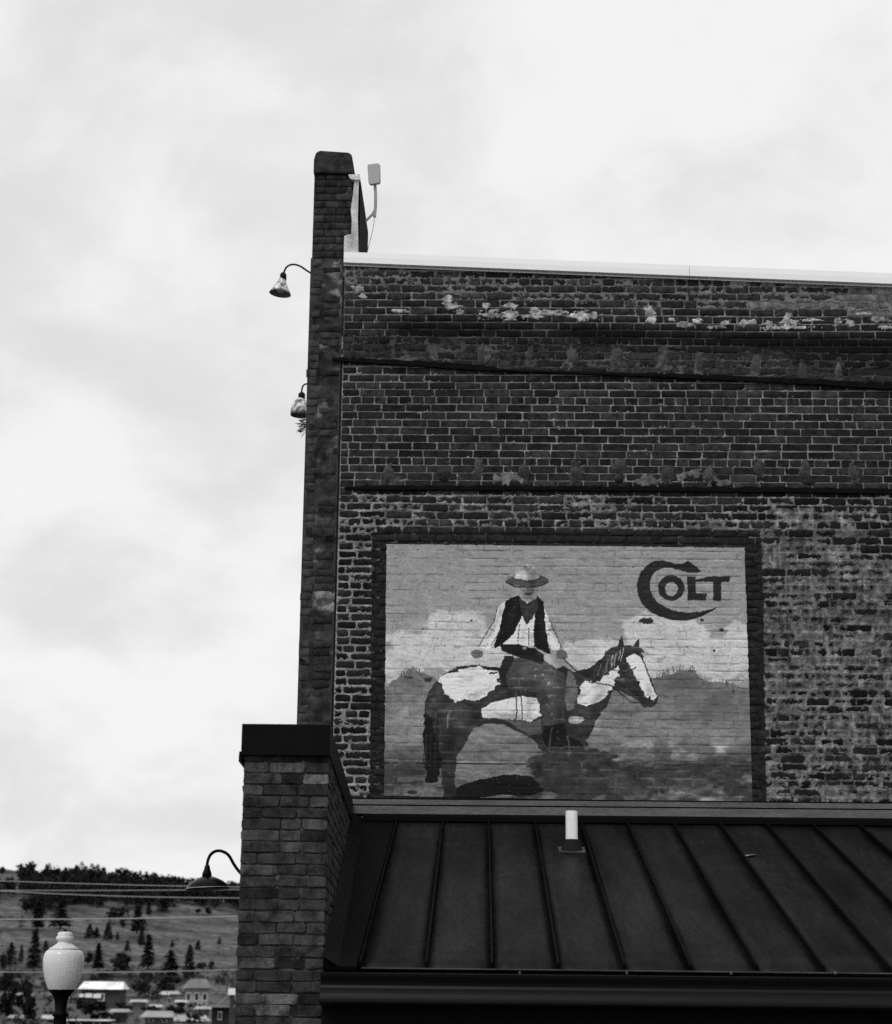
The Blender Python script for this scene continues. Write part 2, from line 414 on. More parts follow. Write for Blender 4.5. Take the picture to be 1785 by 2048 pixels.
zone = (W > -.25) & (W < .95)
sm = np.where(zone, sm + .75 * (bh - .5) - np.clip(edge, -.005, .03) * np.where(px > 1500, 14.0, 6.0), sm)
cov = sstep(0.04, 0.16, sm)
depth = 0.0045 + 0.003 * (n3 - .5) - cov * 0.0095 - 0.003 * cov * (n1 - .3)
fr = in_poly(px + 5 * (n3 - .5), py + 4 * (n3 - .5), FRAME)
frl = np.where(fr, 0.30 + 0.5 * sstep(.62, .75, n3), 1.0)
frl = np.where(fr & (px > 1480) & (py > 1350), 0.2, frl)
Tm = T * (0.86 + 0.28 * n3) + np.where(zone & (py > 980), 20 * sstep(.006, -.001, edge), 0)
tone = np.where(fr, alb(np.clip(30 + 26 * (n3 - .5) + 40 * sstep(.66, .76, n3) * (px < 1480), 8, 80)), alb(np.clip(Tm, 5, 220)) * S)
above = fz > coping_z(fx) + 0.03
keep = ~above.reshape(GX.shape)
qs = grid_quads(len(sx), len(sz)); kq = keep.ravel()[qs].all(1)
# leave out what the mural covers
mi = in_poly(px, py, [(780, 1096), (1483, 1102), (1498, 1596), (775, 1584)])
kq &= ~mi[qs].all(1)
vv = np.stack([fx, YW + depth, fz], -1)
used = np.zeros(len(vv), bool); used[qs[kq].ravel()] = True; idx = np.cumsum(used) - 1
fpart('mortar', vv[used], idx[qs[kq]], MT['mortar'], bld, {'tone': tone[used]}, smooth=True)

# --- bricks
NB = 10
def brick_shape(w, h, g, wear=0.0, d=0.035):
    """worn brick: front face at y=0 looking to -y, ring just behind, back ring; x and z centred"""
    a, b = w / 2, h / 2; c = min(h * 0.16, 0.009) * (0.3 + wear)
    pts = [(-a + c, -b), (0, -b), (a - c, -b), (a, -b + c), (a, b - c), (a - c, b), (0, b), (-a + c, b), (-a, b - c), (-a, -b + c)]
    pts = np.array(pts) + g.normal(0, 0.0011 + 0.0018 * wear, (NB, 2))
    ins = 1 - np.array([0.003 / a, 0.003 / b]) * (0.6 + wear)
    f = np.concatenate([pts * ins, pts, pts]); y = np.concatenate([g.normal(0, 0.0008, NB), np.full(NB, 0.003), np.full(NB, d)])
    return np.stack([f[:, 0], y, f[:, 1]], -1)
BF = [tuple(range(NB))] + [(NB + k, NB + (k + 1) % NB, (k + 1) % NB, k) for k in range(NB)] + [(2 * NB + k, 2 * NB + (k + 1) % NB, NB + (k + 1) % NB, NB + k) for k in range(NB)]
def bricks_mesh(name, lst, parent, kind='stuff', mat='brick'):
    """lst: (verts, tone per vertex); one mesh for the many"""
    me = bpy.data.meshes.new(name); c = np.mean([v.mean(0) for v, t in lst], 0)
    V = np.concatenate([v for v, t in lst]) - c; Tn = np.concatenate([np.broadcast_to(t, (len(v),)) for v, t in lst])
    L = []; st = []; pos = 0
    base = np.array([i for f in BF for i in f]); sizes = np.array([len(f) for f in BF]); nb = len(lst)
    L = (base[None, :] + (np.arange(nb) * 3 * NB)[:, None]).ravel()
    st = np.concatenate([[0], np.cumsum(np.tile(sizes, nb))[:-1]])
    me.vertices.add(len(V)); me.vertices.foreach_set('co', V.astype(np.float32).ravel())
    me.loops.add(len(L)); me.loops.foreach_set('vertex_index', L.astype(np.int32))
    me.polygons.add(len(st)); me.polygons.foreach_set('loop_start', st.astype(np.int32)); me.update(calc_edges=True)
    at = me.attributes.new('tone', 'FLOAT', 'POINT'); at.data.foreach_set('value', Tn.astype(np.float32)); me.validate()
    me.materials.append(MT[mat]); o = bpy.data.objects.new(name, me); o.location = tuple(c - ORG[parent]); link(o, parent); ORG[o] = c
    if kind: o['kind'] = kind
    return o
LIB = {}
def lib_brick(kind, w, h, wear, mat='brick', nvar=14):
    key = (kind, rng.integers(nvar))
    if key not in LIB:
        v = brick_shape(w, h, rng, wear); me = mesh('brick_' + kind, v, BF)
        at = me.attributes.new('tone', 'FLOAT', 'POINT'); at.data.foreach_set('value', np.ones(len(v), np.float32)); me.materials.append(MT[mat]); LIB[key] = me
    return LIB[key]
def place_brick(me, pos, parent, tone, sxz=(1, 1), rot=0.0, rz=0.0):
    o = bpy.data.objects.new('brick', me); o.location = tuple(np.asarray(pos) - ORG[parent]); o.scale = (sxz[0], 1, sxz[1]); o.rotation_euler = (0, rot, rz)
    t = float(tone); o.color = (t, t, t, 1); link(o, parent); return o

single, many = [], []
for r, e in ROWS.items():
    for i in range(len(e) - 1):
        xa, xb = e[i], min(e[i + 1], xw1)
        if xb - xa < 0.03: continue
        xc = (xa + xb) / 2; zc_ = float(row_z(r, xc))
        if zc_ > coping_z(xc) + 0.02 or zc_ < zb - 0.1: continue
        bx, by = project(xc, YW, zc_)
        if in_poly(bx, by, [(800, 1110), (1465, 1115), (1478, 1582), (796, 1570)]): continue
        w = xb - xa - JT; h = pitch - JT
        single.append((r, xc, zc_, w, h, float(bx), float(by)))
n_single = 0
for (r, xc, zc_, w, h, bx, by) in single:
    Wr, Tr, Sr, _, _ = regions(np.array([bx]), np.array([by]))
    base = rng.choice([22, 28, 34, 39, 45], p=[.15, .25, .3, .2, .1]) + 8 * (vnoise(bx / 90, by / 50, 40) - .5)
    wear = 0.25
    if by < 600 + slope(bx): base += 4; wear = 0.7
    if by > 985: base -= 2; wear = 0.5
    if bx > 1530 and by > 1000: base -= 9
    if bx < 765 and by > 1000: base -= 6; wear = 1.01
    if bx > 1430 and by - slope(bx) < 585 and rng.random() < .45: base = rng.uniform(70, 95)
    a = alb(base)
    clean = 742 + (bx - 700) * .035 < by < 968
    if clean and n_single < 300 and bx < 1800:
        kind = 'header' if w < blen * 0.62 else 'stretcher'
        rw = (blen * 0.5 if kind == 'header' else blen) - JT
        if 0.8 < w / rw < 1.15:
            place_brick(lib_brick(kind, rw, h, 0.3), (xc, YW - rng.uniform(-0.001, 0.003), zc_), bld, a, (w / rw, 1), rng.normal(0, 0.006)); n_single += 1; continue
    v = brick_shape(w, h, rng, wear) * np.array([1 - .03 * (wear > 1), 1, 1 - .08 * (wear > 1)])
    an = rng.normal(0, 0.007); ca_, sa_ = math.cos(an), math.sin(an)
    v = np.stack([v[:, 0] * ca_ - v[:, 2] * sa_ + xc, v[:, 1] + YW - rng.uniform(-0.002, 0.003), v[:, 0] * sa_ + v[:, 2] * ca_ + zc_], -1)
    vx, vy = project(v[:, 0], v[:, 1], v[:, 2]); _, _, Sv, _, nn = regions(vx, vy)
    fr = in_poly(vx, vy, FRAME) if 1040 < by < 1640 else np.zeros(len(v), bool)
    tn = a * Sv; tn = np.where(fr, alb(29 + 16 * (nn - .5)), tn)
    many.append((v, tn))

# --- mural: a painted skin that follows the bricks under it
ms = 0.0052
c00, c11 = P(768, 1608, YW), P(1507, 1086, YW)
mx = np.arange(c00[0] - .03, c11[0] + .03, ms); mz = np.arange(c00[2] - 0.02, c11[2] + .02, ms)
GX, GZ = np.meshgrid(mx, mz); fx, fz = GX.ravel(), GZ.ravel()
px, py = project(fx, np.full(fx.shape, YW), fz)
wx = px + 3.2 * (fbm(px / 7, py / 7, 51) - .5); wy = py + 3.2 * (fbm(px / 7, py / 7, 57) - .5)       # brush wobble
q1 = fbm(px / 40, py / 24, 61); q2 = fbm(px / 14, py / 8, 67); q3 = fbm(px / 90, py / 60, 71); qs_ = fbm(px / 60, py / 6, 77)
D = 139 + 14 * (q1 - .5) + 14 * (qs_ - .5) - 8 * sstep(1250, 1000, py)
def fill(poly, d, soft=0, var=14):
    global D
    m = in_poly(wx + soft * (q2 - .5) * 8, wy + soft * (q1 - .5) * 8, poly)
    D = np.where(m, d + var * (q2 - .5) + var * (q1 - .5), D)
def ell(cx, cy, a, b, d, soft=0, var=10):
    t = np.linspace(0, 2 * math.pi, 28, endpoint=False); fill([(cx + a * math.cos(k), cy + b * math.sin(k)) for k in t], d, soft, var)
def stroke(pts, w, d):
    global D
    m = np.zeros(px.shape, bool)
    for (a, b) in zip(pts[:-1], pts[1:]):
        a = np.array(a, float); b = np.array(b, float); ab = b - a
        t = np.clip(((wx - a[0]) * ab[0] + (wy - a[1]) * ab[1]) / max(ab.dot(ab), 1e-6), 0, 1)
        m |= np.hypot(wx - a[0] - t * ab[0], wy - a[1] - t * ab[1]) < w
    D = np.where(m, d, D)
z3 = lambda L: [(760 + x * .2637, 1080 + y * .2637) for x, y in L]
z4 = lambda L: [(1120 + x * .2637, 1080 + y * .2637) for x, y in L]
# clouds
for (cx, cy, a, b) in [(905, 1262, 68, 40), (850, 1300, 90, 42), (960, 1315, 90, 45), (800, 1340, 60, 30), (1190, 1305, 70, 34), (1290, 1262, 45, 40), (1320, 1285, 60, 35), (1360, 1270, 70, 34), (1440, 1310, 80, 42), (1480, 1290, 40, 40), (1250, 1320, 90, 40), (1400, 1340, 110, 40)]:
    m_ = sstep(1.12, .86, np.hypot((px - cx) / a, (py - cy) / b) + .9 * (q1 - .5) + .5 * (q2 - .5)); D = D * (1 - m_) + (182 + 28 * (q1 - .5) + 18 * (q2 - .5)) * m_
# distant hills and plain
fill([(760, 1385), (800, 1352), (828, 1342), (870, 1362), (905, 1388), (1000, 1400), (1200, 1385), (1290, 1360), (1320, 1352), (1358, 1337), (1385, 1340), (1412, 1362), (1450, 1368), (1515, 1388), (1515, 1640), (760, 1640)], 104, 2.6, 30)
D = np.where((py > 1390) , D + 26 * (qs_ - .5) + 12 * sstep(1380, 1470, py) * sstep(1560, 1470, py), D)
veg = sstep(1470, 1545, py + 46 * (q1 - .5) + 30 * (q3 - .5)) * sstep(.36, .62, fbm(px / 55, py / 30, 83) + .25 * sstep(1000, 1250, px) - .10)
D = D * (1 - .50 * veg) * (1 + .3 * sstep(1440, 1500, py) * (fbm(px / 12, py / 5, 89) - .5))
D = D * (1 + .5 * sstep(1470, 1500, py) * sstep(1150, 1220, px) * sstep(.5, .75, fbm(px / 30, py / 16, 87)))
for pth in ([(1180, 1605), (1240, 1580), (1290, 1540), (1330, 1500)], [(800, 1560), (880, 1552), (960, 1575)]): stroke(pth, 5, 82)
# cast shadow
fill([(884, 1592), (920, 1572), (960, 1560), (1010, 1550), (1060, 1552), (1085, 1562), (1092, 1580), (1060, 1592), (1000, 1588), (940, 1600)], 14, .8, 6)
# horse: dark coat first, then pale patches
fill([(850, 1402), (862, 1378), (884, 1352), (915, 1334), (960, 1330), (1020, 1338), (1100, 1340), (1150, 1342), (1182, 1334), (1208, 1312), (1236, 1292), (1262, 1290), (1282, 1304), (1296, 1340), (1314, 1386), (1318, 1402), (1308, 1414), (1290, 1414), (1270, 1398), (1240, 1382), (1226, 1380), (1214, 1412), (1196, 1436), (1186, 1462), (1166, 1482), (1120, 1494), (1080, 1490), (1052, 1470), (1010, 1450), (972, 1446), (948, 1458), (930, 1490), (914, 1514), (910, 1560), (914, 1592), (890, 1596), (884, 1560), (880, 1512), (862, 1490), (850, 1450)], 40, .8, 30)
ell(1150, 1540, 92, 44, 50, 4.5, 40); ell(1240, 1560, 90, 34, 54, 4.5, 40); ell(1400, 1545, 90, 30, 56, 4.5, 40)
fill([(1076, 1486), (1120, 1490), (1116, 1520), (1096, 1560), (1080, 1552), (1088, 1520)], 48, 1.5, 16)        # forelegs fading into the brush
fill([(1150, 1480), (1176, 1470), (1172, 1510), (1160, 1540), (1148, 1530)], 46, 2.0, 16)
fill([(876, 1368), (892, 1350), (916, 1336), (960, 1332), (992, 1340), (1002, 1366), (976, 1388), (950, 1402), (930, 1394), (914, 1404), (900, 1390)], 212, 2.4, 36)
fill([(964, 1420), (990, 1404), (1022, 1396), (1074, 1394), (1082, 1430), (1062, 1444), (1020, 1440), (986, 1436), (966, 1434)], 212, 1.2, 30)
fill([(1000, 1438), (1060, 1446), (1084, 1440), (1086, 1470), (1060, 1470), (1030, 1452)], 80, 1, 12)
fill([(1152, 1396), (1172, 1366), (1200, 1362), (1216, 1340), (1234, 1326), (1238, 1342), (1222, 1380), (1200, 1404), (1178, 1414), (1160, 1408)], 204, 2.6, 60)
fill([(1252, 1316), (1268, 1308), (1284, 1318), (1294, 1342), (1304, 1370), (1314, 1392), (1306, 1402), (1292, 1396), (1278, 1372), (1268, 1346)], 218, .7, 24)
fill([(1234, 1294), (1244, 1270), (1249, 1292)], 38); fill([(1266, 1294), (1279, 1275), (1280, 1298)], 38)
fill([(1198, 1326), (1216, 1302), (1240, 1288), (1280, 1298), (1300, 1312), (1270, 1304), (1240, 1312), (1222, 1340), (1206, 1356)], 46, 1.8, 30)   # mane
stroke([(1246, 1344), (1262, 1382), (1288, 1398)], 1.6, 28); stroke([(1226, 1372), (1262, 1404), (1290, 1408)], 1.2, 30); stroke([(1132, 1336), (1180, 1364), (1226, 1372)], 1.4, 60)
ell(1300, 1396, 3, 4, 30); ell(1277, 1366, 3, 4, 24)
fill([(850, 1420), (864, 1440), (880, 1500), (884, 1530), (874, 1562), (862, 1566), (852, 1560), (852, 1520), (846, 1480)], 16, 1.6, 8)      # tail
stroke([(897, 1430), (896, 1446), (895, 1456)], 1.2, 92)
# saddle and rider
fill([(1000, 1338), (1008, 1312), (1026, 1312), (1040, 1330), (1090, 1344), (1128, 1332), (1140, 1340), (1138, 1376), (1080, 1388), (1010, 1380)], 34, .5, 10)
fill([(1012, 1350), (1030, 1318), (1066, 1312), (1104, 1330), (1130, 1350), (1134, 1390), (1128, 1420), (1130, 1448), (1090, 1458), (1084, 1420), (1072, 1384), (1018, 1378)], 60, .5, 22)
fill([(1090, 1452), (1129, 1446), (1134, 1472), (1160, 1482), (1168, 1492), (1142, 1500), (1094, 1498), (1086, 1478)], 20, .5, 10); stroke([(1104, 1456), (1098, 1504), (1140, 1506), (1136, 1474)], 1.6, 66); stroke([(1096, 1496), (1160, 1494)], 1.4, 70)
stroke([(1032, 1382), (1034, 1420), (1032, 1444)], 1.4, 60); stroke([(1042, 1382), (1046, 1450)], 1.2, 60)
fill([(1136, 1340), (1150, 1350), (1156, 1382), (1148, 1418), (1134, 1424), (1130, 1390)], 92, .8, 40)
ell(1152, 1440, 14, 8, 118, 1.4, 40)
fill([(1014, 1200), (996, 1214), (988, 1244), (968, 1276), (958, 1294), (978, 1300), (996, 1278), (1004, 1240), (1012, 1222)], 214, .3, 26)
fill([(1088, 1216), (1100, 1244), (1112, 1272), (1122, 1292), (1122, 1302), (1104, 1300), (1092, 1276), (1084, 1240)], 208, .3, 26)
fill([(1036, 1206), (1074, 1206), (1078, 1290), (1060, 1296), (1004, 1292), (1018, 1260)], 216, .3, 20)
fill([(1012, 1202), (1038, 1190), (1048, 1206), (1044, 1234), (1030, 1266), (1008, 1288), (992, 1298), (988, 1294), (1000, 1256), (1006, 1226)], 16, .3, 6)
fill([(1074, 1190), (1088, 1204), (1090, 1240), (1096, 1280), (1102, 1310), (1084, 1302), (1068, 1294), (1068, 1250), (1072, 1220)], 17, .3, 6)
fill([(1038, 1196), (1056, 1208), (1074, 1196), (1078, 1216), (1066, 1236), (1052, 1250), (1044, 1230)], 44, .3, 8)
fill([(1000, 1290), (1040, 1288), (1072, 1298), (1090, 1310), (1086, 1330), (1060, 1322), (1026, 1312), (1004, 1302)], 22, .6, 12)
ell(954, 1308, 13, 9, 96, .6); ell(1124, 1310, 12, 10, 92, .6)
ell(1056, 1176, 14.5, 20, 116, .2, 26); ell(1057, 1188, 8, 2.8, 44, .2); ell(1050, 1174, 3, 1.5, 66, .1); ell(1062, 1174, 3, 1.5, 66, .1); stroke([(1056, 1175), (1055, 1183)], 1.1, 84)
ell(1055, 1161, 44, 12.5, 66, .4, 40)
stroke([(1012, 1165), (1030, 1173), (1055, 1175), (1082, 1172), (1098, 1164)], 1.3, 30)
fill([(1028, 1160), (1032, 1142), (1044, 1131), (1058, 1128), (1070, 1132), (1078, 1144), (1080, 1160), (1055, 1165)], 158, .3, 60)
stroke([(1028, 1158), (1055, 1163), (1080, 1158)], 1.6, 56); stroke([(1012, 1160), (1026, 1152)], 1.6, 116); stroke([(1050, 1132), (1056, 1142), (1062, 1134)], 1.0, 84)
for pth in ([(996, 1214), (988, 1244), (968, 1276), (957, 1294)], [(1100, 1240), (1112, 1270), (1123, 1296)], [(1000, 1262), (984, 1290)], [(884, 1352), (915, 1334), (960, 1330)], [(1040, 1250), (1036, 1284)], [(1058, 1256), (1058, 1290)], [(1092, 1262), (1104, 1258)], [(990, 1262), (978, 1256)]): stroke(pth, .9, 60)
ell(1050, 1296, 4, 3, 120)
for (cx, cy) in [(1072, 1338), (1086, 1350), (1098, 1366), (1100, 1392), (1104, 1428), (1094, 1410), (1070, 1352)]: ell(cx, cy, 2.2, 2.2, 105)
# lettering on the wall
INK = 33
fill(z4([(1075,238),(1040,210),(975,155),(935,178),(880,180),(830,165),(775,152),(720,160),(660,195),(615,240),(590,300),(583,360),(595,430),(625,490),(680,540),(750,580),(830,605),(920,612),(1000,605),(1080,580),(1150,545),(1205,500),(1150,525),(1070,545),(980,552),(900,545),(820,520),(750,480),(705,425),(683,370),(682,320),(695,275),(730,235),(790,212),(850,215),(920,235),(980,252),(1030,252)]), INK, 0, 8)
th = np.linspace(0, 2 * math.pi, 30, endpoint=False)
Oo = z4([(845 + 102 * math.cos(t), 365 + 98 * math.sin(t)) for t in th]); Oi = z4([(846 + 48 * math.cos(t), 372 + 52 * math.sin(t)) for t in th])
mO = in_poly(wx, wy, Oo) & ~in_poly(wx, wy, Oi); D = np.where(mO, INK + 8 * (q2 - .5), D)
fill(z4([(965,276),(1030,278),(1030,404),(1112,404),(1110,462),(970,458)]), INK, 0, 8)
fill(z4([(1030,300),(1095,292),(1100,278),(1295,273),(1284,320),(1225,322),(1222,468),(1163,462),(1165,322),(1090,320),(1030,318)]), INK, 0, 8)
# light and shade painted onto the figures, then chips and weathering
def shade_(cx, cy, a, b, k, ang=0.0):
    global D
    ca_, sa_ = math.cos(ang), math.sin(ang); u = (wx - cx) * ca_ + (wy - cy) * sa_; w_ = -(wx - cx) * sa_ + (wy - cy) * ca_
    D = D * (1 + k * np.exp(-(u / a) ** 2 - (w_ / b) ** 2) * (.6 + .8 * q2))
for a_ in [(905, 1428, 26, 40, .55, .3), (870, 1400, 10, 30, .5, .3), (900, 1480, 12, 40, -.4, .2), (985, 1392, 26, 8, .6, -.3), (1090, 1470, 40, 10, -.4, -.2), (1170, 1440, 22, 22, .45, -.6), (1226, 1330, 18, 22, .55, -.8), (1256, 1360, 14, 20, .5, .4), (930, 1362, 40, 8, -.14, -.3), (960, 1392, 30, 10, -.25, -.4), (1020, 1432, 50, 8, -.30, .1), (1060, 1410, 10, 30, -.2, .1), (1196, 1396, 22, 8, -.25, -.8), (1300, 1382, 6, 20, -.2, -.4),
           (1100, 1360, 14, 40, .5, -.2), (1060, 1345, 26, 12, .4, .3), (1120, 1430, 8, 24, -.35, 0), (984, 1262, 5, 26, -.25, .5), (1108, 1266, 5, 22, -.25, -.5), (1000, 1230, 4, 14, -.18, .4), (1048, 1270, 8, 22, -.15, 0), (1064, 1278, 6, 20, -.18, 0), (1022, 1236, 8, 22, .9, .3), (1084, 1252, 5, 26, .8, -.1), (1064, 1178, 7, 18, -.3, 0), (1066, 1150, 10, 14, -.3, 0), (1036, 1148, 6, 12, .2, 0),
           (1010, 1575, 60, 10, -.3, 0), (820, 1420, 50, 40, .12, 0), (1440, 1420, 60, 30, -.12, 0), (1370, 1360, 50, 22, -.14, 0), (830, 1362, 34, 14, -.12, 0)]: shade_(*a_)
for k_ in range(26):                                                    # hair of mane and tail
    x_ = 1200 + k_ * 1.9; y_ = 1330 - k_ * 1.35; stroke([(x_, y_), (x_ + random.uniform(-6, 0), y_ + random.uniform(14, 30))], .8, random.choice([30, 46, 96, 150]))
for k_ in range(18): x_ = random.uniform(850, 878); y_ = random.uniform(1430, 1500); stroke([(x_, y_), (x_ + random.uniform(-6, 4), y_ + random.uniform(30, 66))], .9, random.choice([12, 18, 40]))
for k_ in range(120): x_ = random.choice([random.uniform(800, 850), random.uniform(1300, 1490)]); y_ = np.interp(x_, [760, 800, 828, 870, 1290, 1320, 1358, 1385, 1412, 1450, 1515], [1385, 1352, 1342, 1362, 1360, 1352, 1337, 1340, 1362, 1368, 1388]); stroke([(x_, y_ + 4), (x_ + random.uniform(-1, 1), y_ - random.uniform(2, 10))], .7, random.choice([84, 96, 104]))
for pth in ([(1226, 1340), (1250, 1346), (1272, 1336)], [(1262, 1382), (1282, 1388)], [(1230, 1360), (1252, 1376)], [(1126, 1316), (1150, 1340), (1196, 1362)]): stroke(pth, 1.2, 26)
wr = fbm(px / 5, py / 3.5, 91); D = np.where((wr > .80) & (q3 > .4), 70, D)
for (cx, cy, a, b) in [(1289, 1243, 22, 8), (1443, 1259, 7, 6), (1428, 1302, 4, 4), (1467, 1383, 4, 6), (1406, 1240, 5, 4), (816, 1356, 9, 4), (858, 1358, 12, 6), (944, 1241, 4, 4), (800, 1568, 6, 4), (824, 1585, 9, 4), (990, 1346, 14, 4)]:
    m = (1 - np.hypot((wx - cx) / a, (wy - cy) / b) + 1.6 * (q2 - .5)) > .25; D = np.where(m, 40, D)
# courses telegraphing through the paint
ri = np.round((fz - zhead) / pitch).astype(int); wav = 0.006 * (vnoise(fx * 0.8 + 9, ri * 0.35 + 5, 3) - .5) * 2
dzr = pitch / 2 - np.abs(fz - zhead - ri * pitch - wav); dxr = np.full(fx.shape, .1)
for r, e in ROWS.items():
    m = ri == r
    if m.any():
        xx = fx[m]; k = np.clip(np.searchsorted(e, xx), 1, len(e) - 1); dxr[m] = np.minimum(np.abs(xx - e[k - 1]), np.abs(e[k] - xx))
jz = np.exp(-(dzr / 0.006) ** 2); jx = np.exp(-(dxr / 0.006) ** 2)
pres = sstep(.46, .70, fbm(fx * 3.0, fz * 8.0, 95)); pres2 = sstep(.45, .7, fbm(fx * 4.0, fz * 6.0, 96))
D = D * (1 + .16 * (fbm(px / 3.2, py / 2.6, 105, 2) - .5) + .12 * (fbm(px / 26, py / 5, 107) - .5))
dep = -0.006 + 0.0040 * np.maximum(jz * (.12 + .95 * pres), .9 * jx * (.1 + pres2)) + 0.003 * (fbm(fx * 22, fz * 26, 97) - .5) + 0.002 * (fbm(fx * 5, fz * 9, 99) - .5)
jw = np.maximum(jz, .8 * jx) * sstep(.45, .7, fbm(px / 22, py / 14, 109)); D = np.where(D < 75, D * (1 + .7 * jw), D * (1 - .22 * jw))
stk = fbm((px + py * .5) / 16, (py - px * .35) / 3.5, 111); D = D * (1 + .16 * (stk - .5))
crack_shade = (np.maximum(jz, jx * .8) > .82) & (fbm(fx * 4.2, fz * 11, 101) > .66)  # cracks and ambient joint shade, darkened into the mural colour
D = np.where(crack_shade, D * .62, D)
sl = ((np.abs(fz - P(900, 1527, YW)[2]) < .006) & (px < 1120) & (q1 > .42)) | ((np.abs(fz - P(1400, 1531, YW)[2]) < .005) & (px > 1330) & (q1 > .45)); D = np.where(sl, 20, D)
inside = in_poly(px + 1.5 * (q2 - .5), py + 1.5 * (q2 - .5), MUR)
edge_ = (py > 1562 + 30 * q2) & (q2 > .55) & inside
qd = grid_quads(len(mx), len(mz)); kq = inside[qd].all(1)
vv = np.stack([fx, YW + dep, fz], -1); used = np.zeros(len(vv), bool); used[qd[kq].ravel()] = True; idx = np.cumsum(used) - 1
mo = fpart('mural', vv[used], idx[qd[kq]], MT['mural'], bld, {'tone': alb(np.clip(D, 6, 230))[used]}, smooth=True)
mo['label'] = 'painted mural of a mounted cowboy with dark COLT lettering'

# --- core of the building, corner pilaster, corner pier above the roof
xl = P(604, 1100, YW - .03)[0]; xp = P(672, 1100, YW)[0]; xpt = P(689, 600, YW)[0]
zc0, zc1 = coping_z(xw0), coping_z(xw1 + 5)
v, f = box(xw0 - .05, xw1 + 5, YW + .03, YW + 9, 0, 1)
v = [(x, y, 0 if z == 0 else coping_z(x) + .02) for x, y, z in v]
part('wall', v, f, MT['body'], bld)
zpt = P(668, 346, YW)[2]
v, f = join(box(xl + .02, xw0 + .01, YW + .02, YW + 9, 0, ztop), box(xl + .02, P(704, 400, YW)[0], YW + .02, YW + 1.25, ztop, zpt))
part('corner_pier', v, f, MT['body'], bld)
# face of the pilaster: weathered sheet plus bricks
def face_sheet(x0, x1, z0, z1, Y, tonef, step=.010, relief=.006, seed=120):
    nx = max(3, int((x1 - x0) / step)); nz = int((z1 - z0) / step)
    X, Z = np.meshgrid(np.linspace(x0, x1, nx), np.linspace(z0, z1, nz)); X = X.ravel(); Z = Z.ravel()
    n = fbm(X * 14, Z * 18, seed); m = fbm(X * 5, Z * 7, seed + 9)
    px, py = project(X, np.full(X.shape, Y), Z)
    return np.stack([X, Y + .006 - relief * 2.4 * (n - .3), Z], -1), grid_quads(nx, nz), alb(np.clip(tonef(px, py, n, m), 8, 200))
def pil_tone(px, py, n, m):
    t = 51 + 50 * (m - .5) + 36 * (n - .5)
    t = t + 46 * sstep(.54, .68, m) * sstep(612, 632, px) * sstep(.42, .55, n)
    row = np.floor(py / 16.0); t = t - 20 * sstep(.55, .62, vnoise(row * 1.7, px / 22.0, 131)) * sstep(612, 630, px) * sstep(.35, .5, n)
    return t
xstrip = P(628, 1100, YW)[0]
v, q, t = face_sheet(xl, xp, 1.5, ztop, YW - .012, pil_tone)
fpart('pilaster_face', v, q, MT['mortar'], bld, {'tone': t}, smooth=True)
v, f = box(xl, xl + .03, YW - .012, YW + 9, 0, ztop); part('front_edge', v, f, MT['body'], bld)
v, f = box(xp - .012, xp, YW - .010, YW + .05, 1.5, ztop - .01); part('pilaster_return', v, f, MT['body'], bld)
v, q, t = face_sheet(xp + .002, xpt, P(680, 722, YW)[2], ztop, YW - .004, pil_tone, seed=140)
fpart('pilaster_shoulder', v, q, MT['mortar'], bld, {'tone': t}, smooth=True)
v, q, t = face_sheet(xl + .01, P(705, 400, YW)[0], ztop, zpt, YW - .008, lambda px, py, n, m: 36 + 40 * (m - .5) + 30 * (n - .5) + 50 * sstep(.62, .72, m), relief=.005, seed=150)
fpart('pier_face', v, q, MT['mortar'], bld, {'tone': t}, smooth=True)
zz = 3.2; r = 0
while zz < ztop - .03:
    h = pitch - .008
    for (a, b, sm_) in ((xl + .004, xstrip - .004, 0), (xstrip + .004, xp - .006, 1)):
        if rng.random() < (.5 if sm_ else .35): continue
        wv = .7 if sm_ else .1
        vb = brick_shape(b - a - (rng.uniform(0, .05) if sm_ else 0), h * (.85 if sm_ else 1.07), rng, wv)
        vb = vb + np.array([(a + b) / 2 + rng.normal(0, .004), YW - .015 - (.0002 if not sm_ else -.001), zz])
        many.append((vb, alb(rng.uniform(42, 54) if not sm_ else rng.uniform(26, 48))))
    zz += pitch; r += 1
zz = ztop + pitch * .5; r = 0
xa_, xb_ = xl + .012, P(705, 400, YW)[0]
while zz < zpt - .02:
    e = [xa_] + ([xa_ + .1, xa_ + .29] if r % 2 else [xa_ + .2]) + [xb_ - .004]
    for a, b in zip(e[:-1], e[1:]):
        vb = brick_shape(b - a - .006, pitch - .006, rng, .35) + np.array([(a + b) / 2, YW - .013, zz]); many.append((vb, alb(rng.uniform(28, 48))))
    zz += pitch; r += 1
bricks_mesh('weathered_bricks', many, bld)
# pier cap stone
cz0, cz1 = P(668, 346, YW)[2], P(668, 303, YW)[2]
A = [P(x, y, YW - .05) for x, y in [(627, 346), (709, 347), (709, 338), (704, 308), (698, 304), (640, 300), (632, 304), (628, 318)]]
B = [p + np.array([0, 1.35, 0]) for p in A]; n = len(A)
o = part('pier_cap', A + B, [tuple(range(n)), tuple(range(2 * n - 1, n - 1, -1))] + [(i, n + i, n + (i + 1) % n, (i + 1) % n) for i in range(n)], MT['stone'], bld); bevel(o, .02, 3)
